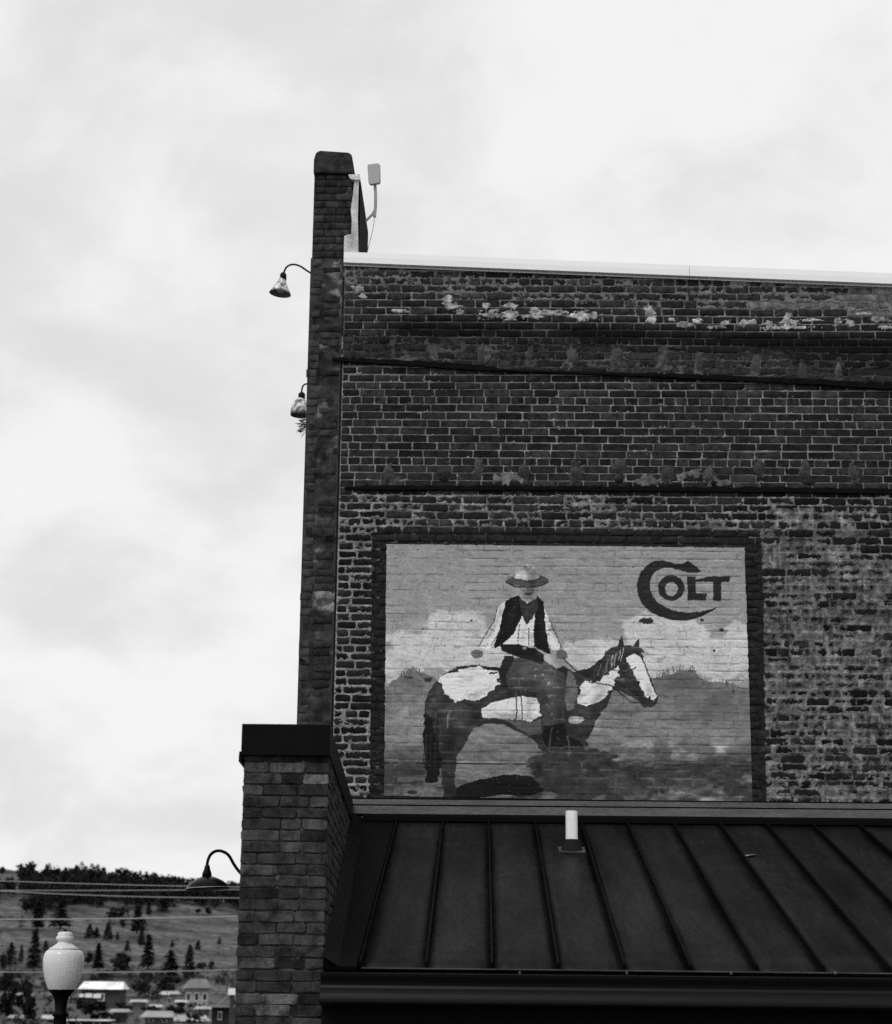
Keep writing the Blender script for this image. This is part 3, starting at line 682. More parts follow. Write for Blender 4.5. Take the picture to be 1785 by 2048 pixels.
# white flashing on the roof side of the pier
xf = P(704, 400, YW)[0]
def strip(pts_px, Y, th, mat, name):
    A = [P(x, y, Y) for x, y in pts_px]; B = [p + np.array([0, th, 0]) for p in A]; n = len(A)
    return part(name, A + B, [tuple(range(n))[::-1], tuple(range(n, 2 * n))] + [(i, (i + 1) % n, n + (i + 1) % n, n + i) for i in range(n)], mat, bld)
strip([(709, 362), (718, 359), (716, 430), (717, 504), (688, 505), (689, 472), (696, 469), (703, 468), (704, 440), (702, 420), (704, 405), (706, 390)], YW - .04, .03, MT['dull_white'], 'pier_flashing')
strip([(697, 349), (720, 348), (721, 358), (712, 360), (701, 357)], YW - .06, .08, MT['dull_white'], 'flashing_cap')
v, f = box(xf + .002, xf + .075, YW + .01, YW + 1.2, ztop - .05, P(720, 360, YW)[2]); part('pier_side_flashing', v, f, MT['tar'], bld)
# white coping, falling to the right
def coping_prof(x):
    z = coping_z(x); return [(YW - .040, z - .006), (YW - .048, z - .002), (YW - .046, z + .050), (YW - .04, z + .100), (YW + .30, z + .115), (YW + .30, z - .02), (YW - .01, z - .02), (YW - .01, z - .004)]
cx0, cx1 = P(688, 520, YW - .04)[0], xw1 + 5
cut = [cx0] + [cx0 + 3.05 * k for k in range(1, 4)] + [cx1]
for a, b in zip(cut[:-1], cut[1:]):
    pa = [(a, y, z) for y, z in coping_prof(a)]; pb = [(b - .003, y, z) for y, z in coping_prof(b)]; n = len(pa)
    part('coping', pa + pb, [tuple(range(n)), tuple(range(2 * n - 1, n - 1, -1))] + [(i, n + i, n + (i + 1) % n, (i + 1) % n) for i in range(n)], MT['white_metal'], bld)
# remains of two earlier roof lines
def tar_line(path, name, proud=.03):
    V = []; Fq = []
    pts = []
    for (x0, y0, t0), (x1, y1, t1) in zip(path[:-1], path[1:]):
        k = max(2, int(abs(x1 - x0) / 9))
        for i in range(k): s = i / k; pts.append((x0 + (x1 - x0) * s, y0 + (y1 - y0) * s, t0 + (t1 - t0) * s))
    pts.append(path[-1])
    for (x, y, t) in pts:
        up = t * rng.uniform(.65, 1.25); dn = t * rng.uniform(.8, 1.1); pr = proud * rng.uniform(.7, 1.1)
        c, d = P(x, y - up, YW), P(x, y + dn, YW)
        V += [c + np.array([0, .02, 0]), c - np.array([0, pr * .6, 0]), d - np.array([0, pr, 0]), d + np.array([0, .02, .0])]
    for i in range(len(pts) - 1):
        for k in range(4): Fq.append((4 * i + k, 4 * i + (k + 1) % 4, 4 * i + 4 + (k + 1) % 4, 4 * i + 4 + k))
    Fq += [(3, 2, 1, 0), tuple(4 * (len(pts) - 1) + k for k in range(4))]
    return part(name, V, Fq, MT['tar'], bld)
tar_line([(666, 719, 4), (740, 723, 5), (870, 730, 6), (965, 737, 6), (1000, 741, 2.5), (1090, 744, 2.5), (1200, 748, 3), (1330, 752, 4), (1500, 759, 5.5), (1650, 766, 6), (1785, 774, 7), (2160, 792, 7)], 'old_roof_line')
tar_line([(690, 976, 2.5), (740, 976, 4.5), (900, 976.5, 5), (1100, 977, 4.5), (1215, 978, 5), (1400, 979.5, 5), (1600, 981, 5.5), (1785, 984, 5), (2160, 989, 5)], 'old_roof_line')
# mortar plugs in the old joist pockets
def plug(cx, cy, a, b, d):
    g = rng; nr, nn_ = 6, 18; V = []; tn = []
    rad = 1 + .45 * (vnoise(np.arange(nn_) / 2.2 + g.uniform(0, 99), np.full(nn_, g.uniform(0, 99)), 301) - .5) * 2; rad[-1] = (rad[0] + rad[-2]) / 2
    for j in range(nr + 1):
        f_ = j / nr
        for k in range(nn_):
            an_ = 2 * math.pi * k / nn_; x = cx + a * f_ * rad[k] * math.cos(an_); y = cy + b * f_ * rad[k] * math.sin(an_)
            p = P(x, y, YW); V.append(p + np.array([0, .006 - .022 * (1 - f_ ** 2.2) + g.normal(0, .0012), 0])); tn.append(alb(max(12, d + g.normal(0, 5))))
    Q_ = [(j * nn_ + k, (j + 1) * nn_ + k, (j + 1) * nn_ + (k + 1) % nn_, j * nn_ + (k + 1) % nn_) for j in range(nr) for k in range(nn_)]
    fpart('mortar_plug', V, Q_, MT['mortar'], bld, {'tone': tn}, smooth=True)
for i, (cx, cy) in enumerate(PK2):
    plug(cx + rng.normal(0, 3), cy + rng.normal(0, 4) - 3, rng.uniform(9, 14), rng.uniform(13, 20), rng.uniform(44, 66))
    if i % 2: plug(cx + rng.normal(4, 4), cy + 20, rng.uniform(7, 12), rng.uniform(7, 11), rng.uniform(30, 48))
for (cx, cy) in PK1[1:]: plug(cx + rng.normal(0, 3), cy + rng.normal(0, 4), rng.uniform(7, 11), rng.uniform(16, 24), rng.uniform(50, 70))
# two pale flashing strips along the foot of the wall
xfl, xfr = P(700, 1605, YW - .03)[0], xw1 + 5
za, zb1, zc2 = P(1100, 1602, YW)[2], P(1100, 1614, YW)[2], P(1100, 1631, YW)[2]
o = part('counter_flashing', *box(xfl, xfr, YW - .02, YW + .01, zb1 + .008, za), MT['flash'], bld)
part('flashing_gap', *box(xfl, xfr, YW - .012, YW + .009, zb1 - .004, zb1 + .0078), MT['tar'], bld)
part('flashing_gap', *box(xfl, xfr, YW - .014, YW + .009, za + .0005, za + .012), MT['tar'], bld)
o = part('counter_flashing', *box(xfl, xfr, YW - .030, YW + .01, zc2, zb1 - .0045), MT['flash'], bld)

# ================================================================== LOW BUILDING WITH THE METAL ROOF
YF = 10.7
XL, XR = P(479, 1750, YF)[0], P(653, 1750, YF)[0]
low = thing('low_building', 'low building with brick parapet pier and dark standing seam metal roof', 'building', np.array([XR, YF, 0]))
ptop = P(570, 1506, YF)[2]
YB = YW - .05
ppitch = (P(560, 1580, YF)[2] - P(560, 1998, YF)[2]) / 18.0
SK = (P(704, 1604, YB)[0] - P(658, 1450, YF)[0]) / (YB - YF)      # the street front is not quite square to the party wall
def skew(v): return [(p[0] + SK * (p[1] - YF), p[1], p[2]) for p in v]
def sbox(*a): v, f = box(*a); return skew(v), f
# core
part('parapet_wall', *sbox(XL + .012, XR - .012, YF + .012, YB, 0, ptop), MT['body'], low)
# mortar skins
v, q, t = face_sheet(XL + .004, XR - .004, 1.6, ptop, YF + .008, lambda px, py, n, m: 52 + 50 * (m - .5) + 60 * (n - .5), relief=.0082, seed=160)
fpart('mortar', v, q, MT['mortar'], low, {'tone': t}, smooth=True)
X = []
ny, nz = 240, 120
Yg, Zg = np.meshgrid(np.linspace(YF + .01, YB, ny), np.linspace(3.2, ptop, nz)); Yg = Yg.ravel(); Zg = Zg.ravel()
n = fbm(Yg * 9, Zg * 14, 170); m = fbm(Yg * 3, Zg * 5, 175)
fpart('mortar', np.stack([XR + SK * (Yg - YF) - .010 + .010 * (n - .4), Yg, Zg], -1), grid_quads(ny, nz)[:, ::-1], MT['mortar'], low, {'tone': alb(44 + 40 * (m - .5) + 30 * (n - .5))}, smooth=True)
# each brick of the face
zz = ptop - ppitch * .5 + .012; r = 0
pj = .007
while zz > 1.7:
    Wd = XR - XL
    pat = [[.42, .22, .36], [.20, .44, .36], [.46, .24, .30], [.30, .42, .28], [.24, .40, .36], [.44, .34, .22]][rng.integers(6)]
    cuts = np.cumsum([0] + pat) * Wd + XL; cuts[-1] = XR
    for i in range(3):
        a, b = cuts[i], cuts[i + 1]
        w, h = b - a - pj, ppitch - pj
        tn = rng.choice([26, 36, 44, 52, 60, 78], p=[.14, .24, .27, .18, .10, .07])
        me = lib_brick('face%d' % int(round(pat[i] * 50)), pat[i] * Wd - pj, h, .7, nvar=6)
        place_brick(me, ((a + b) / 2 + rng.normal(0, .0015), YF - rng.uniform(-.001, .005), zz), low, alb(tn), (w / (pat[i] * Wd - pj), 1), rng.normal(0, .006))
    zz -= ppitch; r += 1
# roof-side bricks of the parapet, seen on edge
side = []
zz = ptop - ppitch * .5 + .012
while zz > 3.4:
    y = YF + .01 + rng.uniform(.05, .2)
    while y < YB - .1:
        if rng.random() < .8:
            vb = brick_shape(.203, ppitch - .007, rng, .5); vb = np.array(skew(np.stack([XR - .003 - vb[:, 1] + rng.uniform(-.002, .002), y + .1 + vb[:, 0], zz + vb[:, 2]], -1))); side.append((vb, alb(rng.uniform(34, 54))))
        y += .21
    zz -= ppitch
bricks_mesh('side_bricks', side, low)
# metal cap of the parapet
zc_top = P(570, 1448, YF - .03)[2]; zc_bot = P(570, 1506, YF - .03)[2]
capx0, capx1 = P(483, 1480, YF - .03)[0], P(660, 1480, YF - .03)[0]
o = part('parapet_cap', *sbox(capx0, capx1, YF - .03, YB + .02, zc_bot, zc_top), MT['black_metal'], low); bevel(o, .004)
o = part('cap_drip_edge', *sbox(capx0 - .010, capx1 + .004, YF - .038, YB + .02, zc_bot - .012, zc_bot + .006), MT['black_metal'], low)
o = part('cap_side_drip', *sbox(capx0 - .012, capx0 + .006, YF - .03, YB, zc_bot - .05, zc_bot - .013), MT['black_metal'], low)
# roof plane
E0 = P(985, 1937, YF - .12); E1 = P(980, 1641, YW - .02)
ye, ze, yt, zt = YF - .12, E0[2], YW - .02, E1[2]
NRM = _n([0, -(zt - ze), (yt - ye)])
seam_b = [722, 853, 985, 1115, 1247, 1383, 1515, 1650, 1780]; seam_t = [795, 888, 980, 1070, 1160, 1250, 1340, 1435, 1530]
xb0, xbk = np.polyfit(range(9), [P(x, 1938, ye)[0] for x in seam_b], 1)[::-1]
xt0, xtk = np.polyfit(range(9), [P(x, 1640, yt)[0] for x in seam_t], 1)[::-1]
def rp(x, s, lift=0.0): return np.array([x, ye + (yt - ye) * s, ze + (zt - ze) * s]) + NRM * lift
NS = 18
SB = [xb0 + xbk * i for i in range(NS)]; ST = [xt0 + xtk * i for i in range(NS)]
for i in range(NS - 1):
    V = []; nn_ = 12
    for s in np.linspace(0, 1, nn_):
        for k in np.linspace(0, 1, 5):
            xb_i = SB[i] + (SB[i + 1] - SB[i]) * k; xt_i = ST[i] + (ST[i + 1] - ST[i]) * k
            V.append(rp(xb_i + (xt_i - xb_i) * s, s, .0016 * math.sin(s * 9 + i * 2.1) * math.sin(k * math.pi) + rng.normal(0, .0003)))
    top = grid_quads(5, nn_).tolist()
    o = part('roof_panel', V, top, MT['roof'], low, smooth=True)
    m_ = o.modifiers.new('thick', 'SOLIDIFY'); m_.thickness = .012; m_.offset = -1
for i in range(NS):
    V = []
    for s in (0.0, 1.0):
        x = SB[i] + (ST[i] - SB[i]) * s
        for dx, dl in ((-.007, .001), (-.006, .034), (.006, .035), (.007, .001)): V.append(rp(x + dx, s, dl))
    part('seam', V, [(0, 1, 2, 3), (7, 6, 5, 4)] + [(k, 4 + k, 4 + (k + 1) % 4, (k + 1) % 4) for k in range(4)], MT['seam'], low)
# side flashing beside the parapet, stepped
XRb = XR + SK * (YB - YF)
V = [rp(XR + .003, 0, .004), rp(SB[0] - .12, 0, .004), rp(SB[0] - .02, 0, .003), rp(ST[0] - .02, 1, .003), rp(ST[0] - .10, 1, .004), rp(XRb + .003, 1, .004)]
V2 = [p - NRM * .02 for p in V]; n = 6
part('side_flashing', V + V2, [tuple(range(n)), tuple(range(2 * n - 1, n - 1, -1))] + [(i, n + i, n + (i + 1) % n, (i + 1) % n) for i in range(n)], MT['seam'], low)
V = [rp(XR + .001, 0, .06), rp(XR + .09, 0, .006), rp(XRb + .09, 1, .006), rp(XRb + .001, 1, .06)]; V2 = [p - NRM * .004 for p in V]
part('cant_flashing', V + V2, [(0, 1, 2, 3), (7, 6, 5, 4), (0, 4, 5, 1), (1, 5, 6, 2), (2, 6, 7, 3), (3, 7, 4, 0)], MT['seam'], low)
o = part('head_flashing', *box(P(728, 1633, YW - .06)[0], SB[-1], YW - .075, YW - .04, zt - .005, zc2 - .004), MT['black_metal'], low)
o = part('head_flashing', *box(P(728, 1633, YW - .06)[0], SB[-1], YW - .16, YW - .076, zt - .022, zt + .016), MT['seam'], low)
part('drip_edge', *box(SB[0] + .01, SB[-1], ye - .006, ye + .012, ze - .007, ze - .001), MT['drip'], low)
# gutter below the eave
gy = ye - .015
zg1 = P(1100, 1949, gy - .1)[2]; zg2 = P(1100, 2008, gy - .1)[2]
prof = [(gy - .125, zg1), (gy - .135, zg1 - .004), (gy - .132, zg1 - .02), (gy - .118, zg1 - .05), (gy - .115, zg1 - .068), (gy - .122, zg1 - .082)]
for k in range(9):
    s = k / 8; prof.append((gy - .122 - .085 * math.sin(s * math.pi / 2) * 0 - .06 * (1 - math.cos(s * math.pi / 2)), zg1 - .082 - (zg1 - .082 - zg2) * math.sin(s * math.pi / 2)))
prof += [(gy - .175, zg2 - .008), (gy - .02, zg2 - .008), (gy - .02, zg1 - .005), (gy - .03, zg1 - .005), (gy - .03, zg1 - .05), (gy - .09, zg1 - .05), (gy - .112, zg1)]
gx0, gx1 = XR + .004, SB[-1]
n = len(prof)
V = [(gx0, y, z) for y, z in prof] + [(gx1, y, z) for y, z in prof]
part('gutter', V, [(i, n + i, n + (i + 1) % n, (i + 1) % n) for i in range(n)] + [tuple(range(n)), tuple(range(2 * n - 1, n - 1, -1))], MT['gutter'], low)
for x_ in (1040, 1254, 1463, 1671):
    c = P(x_, 1945, gy - .12); part('gutter_screw', *lathe([(.006, -.010), (.006, .002), (.003, .006), (.0005, .007)], c, 8), MT['drip'], low)
# porch below: soffit, beam, back wall; near black colour stands for its shade
part('soffit', *box(gx0, SB[-1], gy - .015, YW - .05, zg2 - .03, zg2 - .012), MT['porch_shade'], low)
part('beam', *box(gx0, SB[-1], gy + .02, gy + .16, zg2 - .42, zg2 - .032), MT['porch_shade'], low)
part('back_wall', *box(gx0, SB[-1], YF + .9, YF + 1.1, 0, zg2 - .033), MT['porch_shade'], low)
part('closing_wall', *box(SB[-1], SB[-1] + .2, gy, YW - .05, 0, ze - .05), MT['porch_shade'], low)  # unseen wall added to close the porch side and keep it dark

# ================================================================== SMALLER THINGS ON THE ROOFS
# vent pipe
s_v = 0.0
for s_ in np.linspace(0, 1, 400):
    x_, y_ = project(*rp(P(1144, 1700, ye + (yt - ye) * s_)[0], s_))
    if y_ < 1702: s_v = s_; break
yv = ye + (yt - ye) * s_v; vc = rp(P(1144, 1700, yv)[0], s_v)
vp = thing('vent_pipe', 'white plastic vent pipe with black rubber boot on the metal roof', 'pipe', vc)
ztp = P(1144, 1622, yv)[2]; pr = (P(1156, 1650, yv)[0] - P(1132, 1650, yv)[0]) / 2
part('pipe', *lathe([(pr, -.02), (pr, ztp - vc[2]), (pr * .86, ztp - vc[2]), (pr * .86, -.02)], vc, 28), MT['pvc'], vp, smooth=False)
part('boot', *lathe([(pr * 1.9, -.03), (pr * 1.85, .012), (pr * 1.35, .045), (pr * 1.08, .075), (pr * 1.04, .085), (pr * .9, .085)], vc, 28), MT['rubber'], vp, smooth=True)
V = [rp(vc[0] + a * pr * 2.2, s_v + b * pr * 2.2 / (yt - ye), l) for l in (.002, .012) for a, b in ((-1, -1), (1, -1), (1, 1), (-1, 1))]
part('boot_flange', V, [(3, 2, 1, 0), (4, 5, 6, 7), (0, 1, 5, 4), (1, 2, 6, 5), (2, 3, 7, 6), (3, 0, 4, 7)], MT['drip'], vp)
# leaf
s_l = next(s for s in np.linspace(0, 1, 500) if project(*rp(P(1500, 1714, ye + (yt - ye) * s)[0], s))[1] < 1714)
lc = rp(P(1500, 1714, ye + (yt - ye) * s_l)[0], s_l, .012)
lp = [(-.05, -.05), (-.02, -.035), (.01, -.01), (.045, .02), (.05, .06), (.0, .04), (-.03, .0), (-.055, -.02)]
V = [lc + np.array([a, b, 0]) + NRM * (.01 * math.sin(a * 60) + l) for l in (0, .004) for a, b in lp]; n = 8
o = part('dry_leaf', V, [tuple(range(n))[::-1], tuple(range(n, 2 * n))] + [(i, (i + 1) % n, n + (i + 1) % n, n + i) for i in range(n)], MT['galv'])
tag(o, 'pale dry leaf lying on the dark metal roof', 'leaf')
# panel antenna
ya = YW + .75
an = thing('panel_antenna', 'grey flat panel antenna on a bent mast beside the corner pier', 'antenna', P(726, 445, ya))
A = [P(x, y, ya) for x, y in [(735, 331), (737, 328), (756, 326), (759, 328), (760, 362), (758, 366), (740, 369), (737, 366)]]; B = [p + np.array([.01, .035, 0]) for p in A]; n = 8
o = part('panel', A + B, [tuple(range(n)), tuple(range(2 * n - 1, n - 1, -1))] + [(i, n + i, n + (i + 1) % n, (i + 1) % n) for i in range(n)], MT['panel'], an); bevel(o, .006)
yo = np.array([0, .05, 0])
part('mast', *tube(smooth_path([P(750, 366, ya) + yo, P(751, 385, ya) + yo, P(751, 408, ya) + yo, P(749, 430, ya) + yo]), .0145), MT['galv'], an, smooth=True)
part('arm', *tube([P(751, 412, ya) + yo, P(745, 424, ya) + yo, P(733, 436, ya) + yo, P(720, 443, ya) + yo * .2], .013), MT['galv'], an, smooth=True)
part('bracket', *box(*(lambda c: (c[0] - .03, c[0] + .035, c[1] - .05, c[1] + .05, c[2] - .045, c[2] + .045))(P(722, 441, ya))), MT['galv'], an)
part('cable', *tube(smooth_path([P(750, 430, ya), P(747, 455, ya), P(741, 480, ya), P(734, 508, ya)]), .003, 6), MT['galv'], an, smooth=True)

def gooseneck(name, label, cat, path, shade, Y, mats, tilt=0.0, arm_r=.011, bulb=True, scale_px=None, tuft=None):
    """path: pixels of the arm at depth Y; shade: (centre px, top y, bottom y, top radius px, bottom radius px, profile)"""
    pts = [P(x, y, Y) for x, y in path]
    t = thing(name, label, cat, pts[0])
    part('arm', *tube(smooth_path(pts, 7), arm_r), mats[1], t, smooth=True)
    part('wall_plate', *tube([pts[0] + np.array([.002, 0, 0]), pts[0] - np.array([.03, 0, .0])], [.05, .04], 18), mats[1], t)
    return t
def shade_at(t, px_, y0, y1, prof, Y, mat, tilt, inner, name='shade'):
    """prof: (radius in px, fraction from top) ; closed thin shell, tilted about its top"""
    c = P(px_, y0, Y); s = Y / F * 1.02; hh = (P(px_, y0, Y)[2] - P(px_, y1, Y)[2])
    outp = [(r * s, -f * hh) for r, f in prof]; inp = [(max(r * s - .004, .002), -f * hh + (.003 if f > .5 else -.003)) for r, f in prof[::-1]]
    n = 40
    Ry = Matrix.Rotation(tilt, 3, 'Y')
    def spin(pf):
        v, f = lathe(pf, (0, 0, 0), n); return [np.array(Ry @ Vector(p)) + c for p in v], f
    v, f = spin(outp + inp[:1]); o = part(name, v, f, mat, t, smooth=True)
    v, f = spin(inp); part('shade_lining', v, f, inner, t, smooth=True)
    return c, hh, Ry
# lamps on the facade of the tall building
Y1 = 18.0
t = gooseneck('gooseneck_lamp', 'weathered cone shaded gooseneck lamp high on the tall facade near the roof coping', 'lamp', [(664, 566), (640, 556), (617, 543), (600, 532), (585, 529), (573, 535), (567, 549)], None, Y1, (MT['lamp_grey'], MT['lamp_black']), arm_r=.010)
c, hh, Ry = shade_at(t, 567, 549, 588, [(4.5, 0), (6, .05), (6.5, .22), (8, .30), (9, .38), (14, .6), (19, .82), (23, 1)], Y1, MT['lamp_grey'], math.radians(7), MT['lamp_in'])
part('socket', *lathe([(.001, .02), (.02, .02), (.034, 0), (.036, -.06), (.025, -.075)], c, 18), MT['lamp_black'], t, smooth=True)
v, f = lathe([(.001, -.5 * hh), (.03, -.55 * hh), (.05, -.72 * hh), (.045, -.86 * hh), (.02, -.93 * hh), (.001, -.95 * hh)], (0, 0, 0), 18)
part('bulb', [np.array(Ry @ Vector(p)) + c for p in v], f, MT['bulb'], t, smooth=True)
Y2 = 20.1
t = gooseneck('gooseneck_lamp', 'round shaded gooseneck lamp half hidden behind the left edge of the tall facade', 'lamp', [(680, 822), (655, 800), (630, 776), (615, 768), (606, 773), (603, 790)], None, Y2, (MT['lamp_grey'], MT['lamp_black']), arm_r=.010)
c, hh, Ry = shade_at(t, 604, 788, 832, [(3.5, 0), (5, .05), (5.5, .16), (8, .24), (13, .36), (17, .55), (19, .78), (18, 1)], Y2, MT['lamp_grey'], math.radians(5), MT['lamp_in'])
part('socket', *lathe([(.001, .02), (.02, .02), (.04, 0), (.04, -.06), (.025, -.075)], c, 18), MT['lamp_black'], t, smooth=True)
v, f = lathe([(.001, -.45 * hh), (.05, -.5 * hh), (.075, -.65 * hh), (.05, -.85 * hh), (.001, -.9 * hh)], (0, 0, 0), 18)
part('bulb', [np.array(Ry @ Vector(p)) + c for p in v], f, MT['bulb'], t, smooth=True)
# dark ragged tuft below it
vs_, fs_ = [], []
for k in range(70):
    a = P(612 + rng.normal(0, 4), 850 + rng.uniform(-12, 14), 20.0); d = np.array([-rng.uniform(.03, .1), rng.normal(0, .04), -rng.uniform(-.03, .09)]); w = np.array([.004, .006, .008])
    b = len(vs_); vs_ += [a, a + d * .5 + w, a + d, a + d * .5 - w]; fs_.append((b, b + 1, b + 2, b + 3))
o = part('hanging_tuft', vs_, fs_, MT['leaf']); tag(o, 'small dark ragged tuft hanging off the facade edge under the lower facade lamp', 'tuft')
# barn lamp on the low pier
Y3 = 13.0
t = gooseneck('barn_lamp', 'black barn lamp with wide dome shade and curved arm beside the low pier', 'lamp', [(563, 1768), (520, 1766), (492, 1755), (478, 1742), (468, 1728), (458, 1711), (446, 1703), (433, 1702), (422, 1709), (416, 1722), (414, 1738)], None, Y3, (MT['lamp_black'], MT['lamp_black']), arm_r=.0105)
c, hh, Ry = shade_at(t, 415, 1752, 1779, [(5, 0), (12, .06), (22, .22), (32, .45), (38, .66), (40.5, .86), (43, .93), (43, 1)], Y3, MT['lamp_black'], math.radians(-3), MT['lamp_in'])
cs = P(415, 1733, Y3)
part('socket', *lathe([(.012, .012), (.018, .0), (.022, -.02), (.032, -.045), (.034, -.07), (.02, -.075)], cs, 20), MT['lamp_black'], t, smooth=True)

# ================================================================== STREET LAMP
YS = 19.0
sL = lambda x, y: P(x, y, YS)
base = sL(124, 1978); sp = YS / F
st = thing('street_lamp', 'black street lamp post with pale acorn globe and finial', 'street lamp', np.array([base[0], base[1], 0]))
def lz(y): return sL(124, y)[2] - base[2]
part('globe', *lathe([(26 * sp, lz(1979)), (30 * sp, lz(1970)), (35 * sp, lz(1955)), (38.5 * sp, lz(1938)), (39.5 * sp, lz(1922)), (38 * sp, lz(1910)), (34 * sp, lz(1902)), (28 * sp, lz(1899))], base, 36), MT['globe'], st, smooth=True)
part('globe_lid', *lathe([(28.5 * sp, lz(1901)), (29 * sp, lz(1897)), (22 * sp, lz(1893)), (14 * sp, lz(1887)), (12 * sp, lz(1882)), (16.5 * sp, lz(1879)), (17 * sp, lz(1874)), (13.5 * sp, lz(1871)), (14.5 * sp, lz(1867)), (11 * sp, lz(1864)), (1 * sp, lz(1863))], base, 36), MT['globe'], st, smooth=True)
part('lamp_holder', *lathe([(.001, lz(1950)), (9 * sp, lz(1952)), (12 * sp, lz(1962)), (13 * sp, lz(1978))], base, 20), MT['black_metal'], st, smooth=True)
part('reflector', *lathe([(14 * sp, lz(1917)), (16 * sp, lz(1908)), (15 * sp, lz(1903))], base, 20), MT['black_metal'], st, smooth=True)
part('finial', *lathe([(4 * sp, lz(1864)), (3.5 * sp, lz(1860)), (.4 * sp, lz(1858))], base, 16), MT['black_metal'], st, smooth=True)
part('lid_band', *lathe([(29.5 * sp, lz(1902)), (30 * sp, lz(1899)), (28.5 * sp, lz(1897.5))], base, 36), MT['galv'], st, smooth=True)
part('collar', *lathe([(25 * sp, lz(1977)), (25 * sp, lz(1981)), (20 * sp, lz(1987)), (15.5 * sp, lz(1993)), (12.5 * sp, lz(2002)), (11 * sp, lz(2022)), (15 * sp, lz(2026)), (15.5 * sp, lz(2031)), (12 * sp, lz(2034)), (13 * sp, lz(2050))], base, 28), MT['black_metal'], st, smooth=True)
part('post', *lathe([(13 * sp, lz(2049)), (14 * sp, -1.2), (16 * sp, -2.4), (24 * sp, -2.45), (26 * sp, -2.9), (36 * sp, -3.0), (38 * sp, -base[2] + .02), (40 * sp, -base[2])], base, 24), MT['black_metal'], st, smooth=True)

# ================================================================== POWER LINES
LBL = ['highest thin power line crossing in front of the ridge trees', 'second power line from the top, level with the barn lamp rim', 'third power line from the top, sagging towards the pier', 'thick bright power line across the middle of the grassy hillside', 'lowest power line crossing just above the white town roof']
WR = [((0, 1762), (480, 1774), 1.0, 70, 1.5), ((0, 1781), (480, 1779), 1.0, 72, 1.0), ((0, 1782), (480, 1796), 1.1, 74, 3.5), ((0, 1839), (480, 1833), 1.7, 60, 1.5), ((0, 1944), (480, 1939), 1.1, 66, 3.0)]
for lb, (a, b, w, Yd, sag) in zip(LBL, WR):
    ex = 1.9; a = np.array(a, float); b = np.array(b, float); pts = []
    for s in np.linspace(-ex, 1 + ex, 60):
        x, y = a + (b - a) * s; pts.append(P(x, y + sag * (1 - (2 * s - 1) ** 2), Yd))
    o = part('power_line', *tube(pts, w * .72 * Yd / F, 6), MT['wire'], smooth=True); tag(o, lb, 'power line', 'power lines over the town')

# ================================================================== TREES
def conifer(seed, n=420, rx=.17, top=1.0, low=.10):
    g = np.random.default_rng(seed); t = low + (top - low) * g.random(n) ** 1.15
    tier = .72 + .28 * np.abs(np.sin(t * 24 + seed)); R = rx * np.minimum((1.02 - t) ** .75 * 1.25, 1) * tier
    a = g.random(n) * 6.283; rr = R * g.random(n) ** .45
    c = np.stack([rr * np.cos(a), rr * np.sin(a), t], -1); s = g.uniform(.026, .06, n)[:, None]
    u = np.stack([np.cos(a), np.sin(a), g.uniform(-.7, .1, n)], -1); w = np.stack([-np.sin(a), np.cos(a), g.normal(0, .4, n)], -1)
    V = np.stack([c - u * s - w * s * .7, c + u * s - w * s * .5, c + u * s * 1.2 + w * s * .5, c - u * s + w * s * .7], 1).reshape(-1, 3)
    return V, np.arange(4 * n).reshape(-1, 4)
def roundtree(seed, n=480, rx=.34, low=.12):
    g = np.random.default_rng(seed); k = 9
    cc = np.stack([g.normal(0, rx * .45, k), g.normal(0, rx * .45, k), g.uniform(low + .16, .82, k)], -1); rad = g.uniform(.13, .24, k)
    j = g.integers(0, k, n); d = g.normal(0, 1, (n, 3)); d /= np.linalg.norm(d, axis=1)[:, None]
    c = cc[j] + d * (rad[j] * g.random(n) ** .4)[:, None]; c[:, 2] = np.maximum(c[:, 2], .03)
    s = g.uniform(.03, .065, n)[:, None]; u = g.normal(0, 1, (n, 3)); u /= np.linalg.norm(u, axis=1)[:, None]; w = np.cross(u, g.normal(0, 1, (n, 3))); w /= np.linalg.norm(w, axis=1)[:, None]
    V = np.stack([c - u * s - w * s, c + u * s - w * s, c + u * s + w * s, c - u * s + w * s], 1).reshape(-1, 3)
    return V, np.arange(4 * n).reshape(-1, 4)
def crown_mesh(nm, vq, mat):
    me = fmesh(nm, vq[0], vq[1]); me.materials.append(MT[mat]); return me
CON = [crown_mesh('pine_crown', conifer(k, rx=.15 + .03 * (k % 3)), 'leaf') for k in range(6)]
WID = [crown_mesh('pine_crown_wide', conifer(20 + k, n=520, rx=.27, low=.08), 'leaf') for k in range(4)]
RND = [crown_mesh('round_crown', roundtree(40 + k), 'leaf') for k in range(5)]
BSH = [crown_mesh('bush_crown', roundtree(60 + k, n=560, rx=.5, low=.0), 'leaf2') for k in range(4)]
tv, tf = lathe([(.022, -.04), (.016, .3), (.008, .75), (.002, .95)], (0, 0, 0), 7); TRK = mesh('tree_trunk', tv, tf, True); TRK.materials.append(MT['bark'])
def tree(name, label, group, px_, py_, hpx, wpx, lib, tone=1.0, cat='tree'):
    g = on_hill(px_, py_); s = g[1] / F * hpx
    t = bpy.data.objects.new(name, None); t.location = tuple(g); link(t); tag(t, label, cat, group)
    me = lib[rng.integers(len(lib))]; base_w = {id(CON): .34, id(WID): .5, id(RND): .8, id(BSH): 1.05}[id(lib)]
    k = (wpx / hpx) / base_w; t.scale = (s * k, s * k, s); t.rotation_euler = (0, 0, rng.uniform(0, 6.28))
    c = bpy.data.objects.new('crown', me); link(c, t); c.color = (tone, tone, tone, 1)
    b = bpy.data.objects.new('trunk', TRK); link(b, t)
    return t
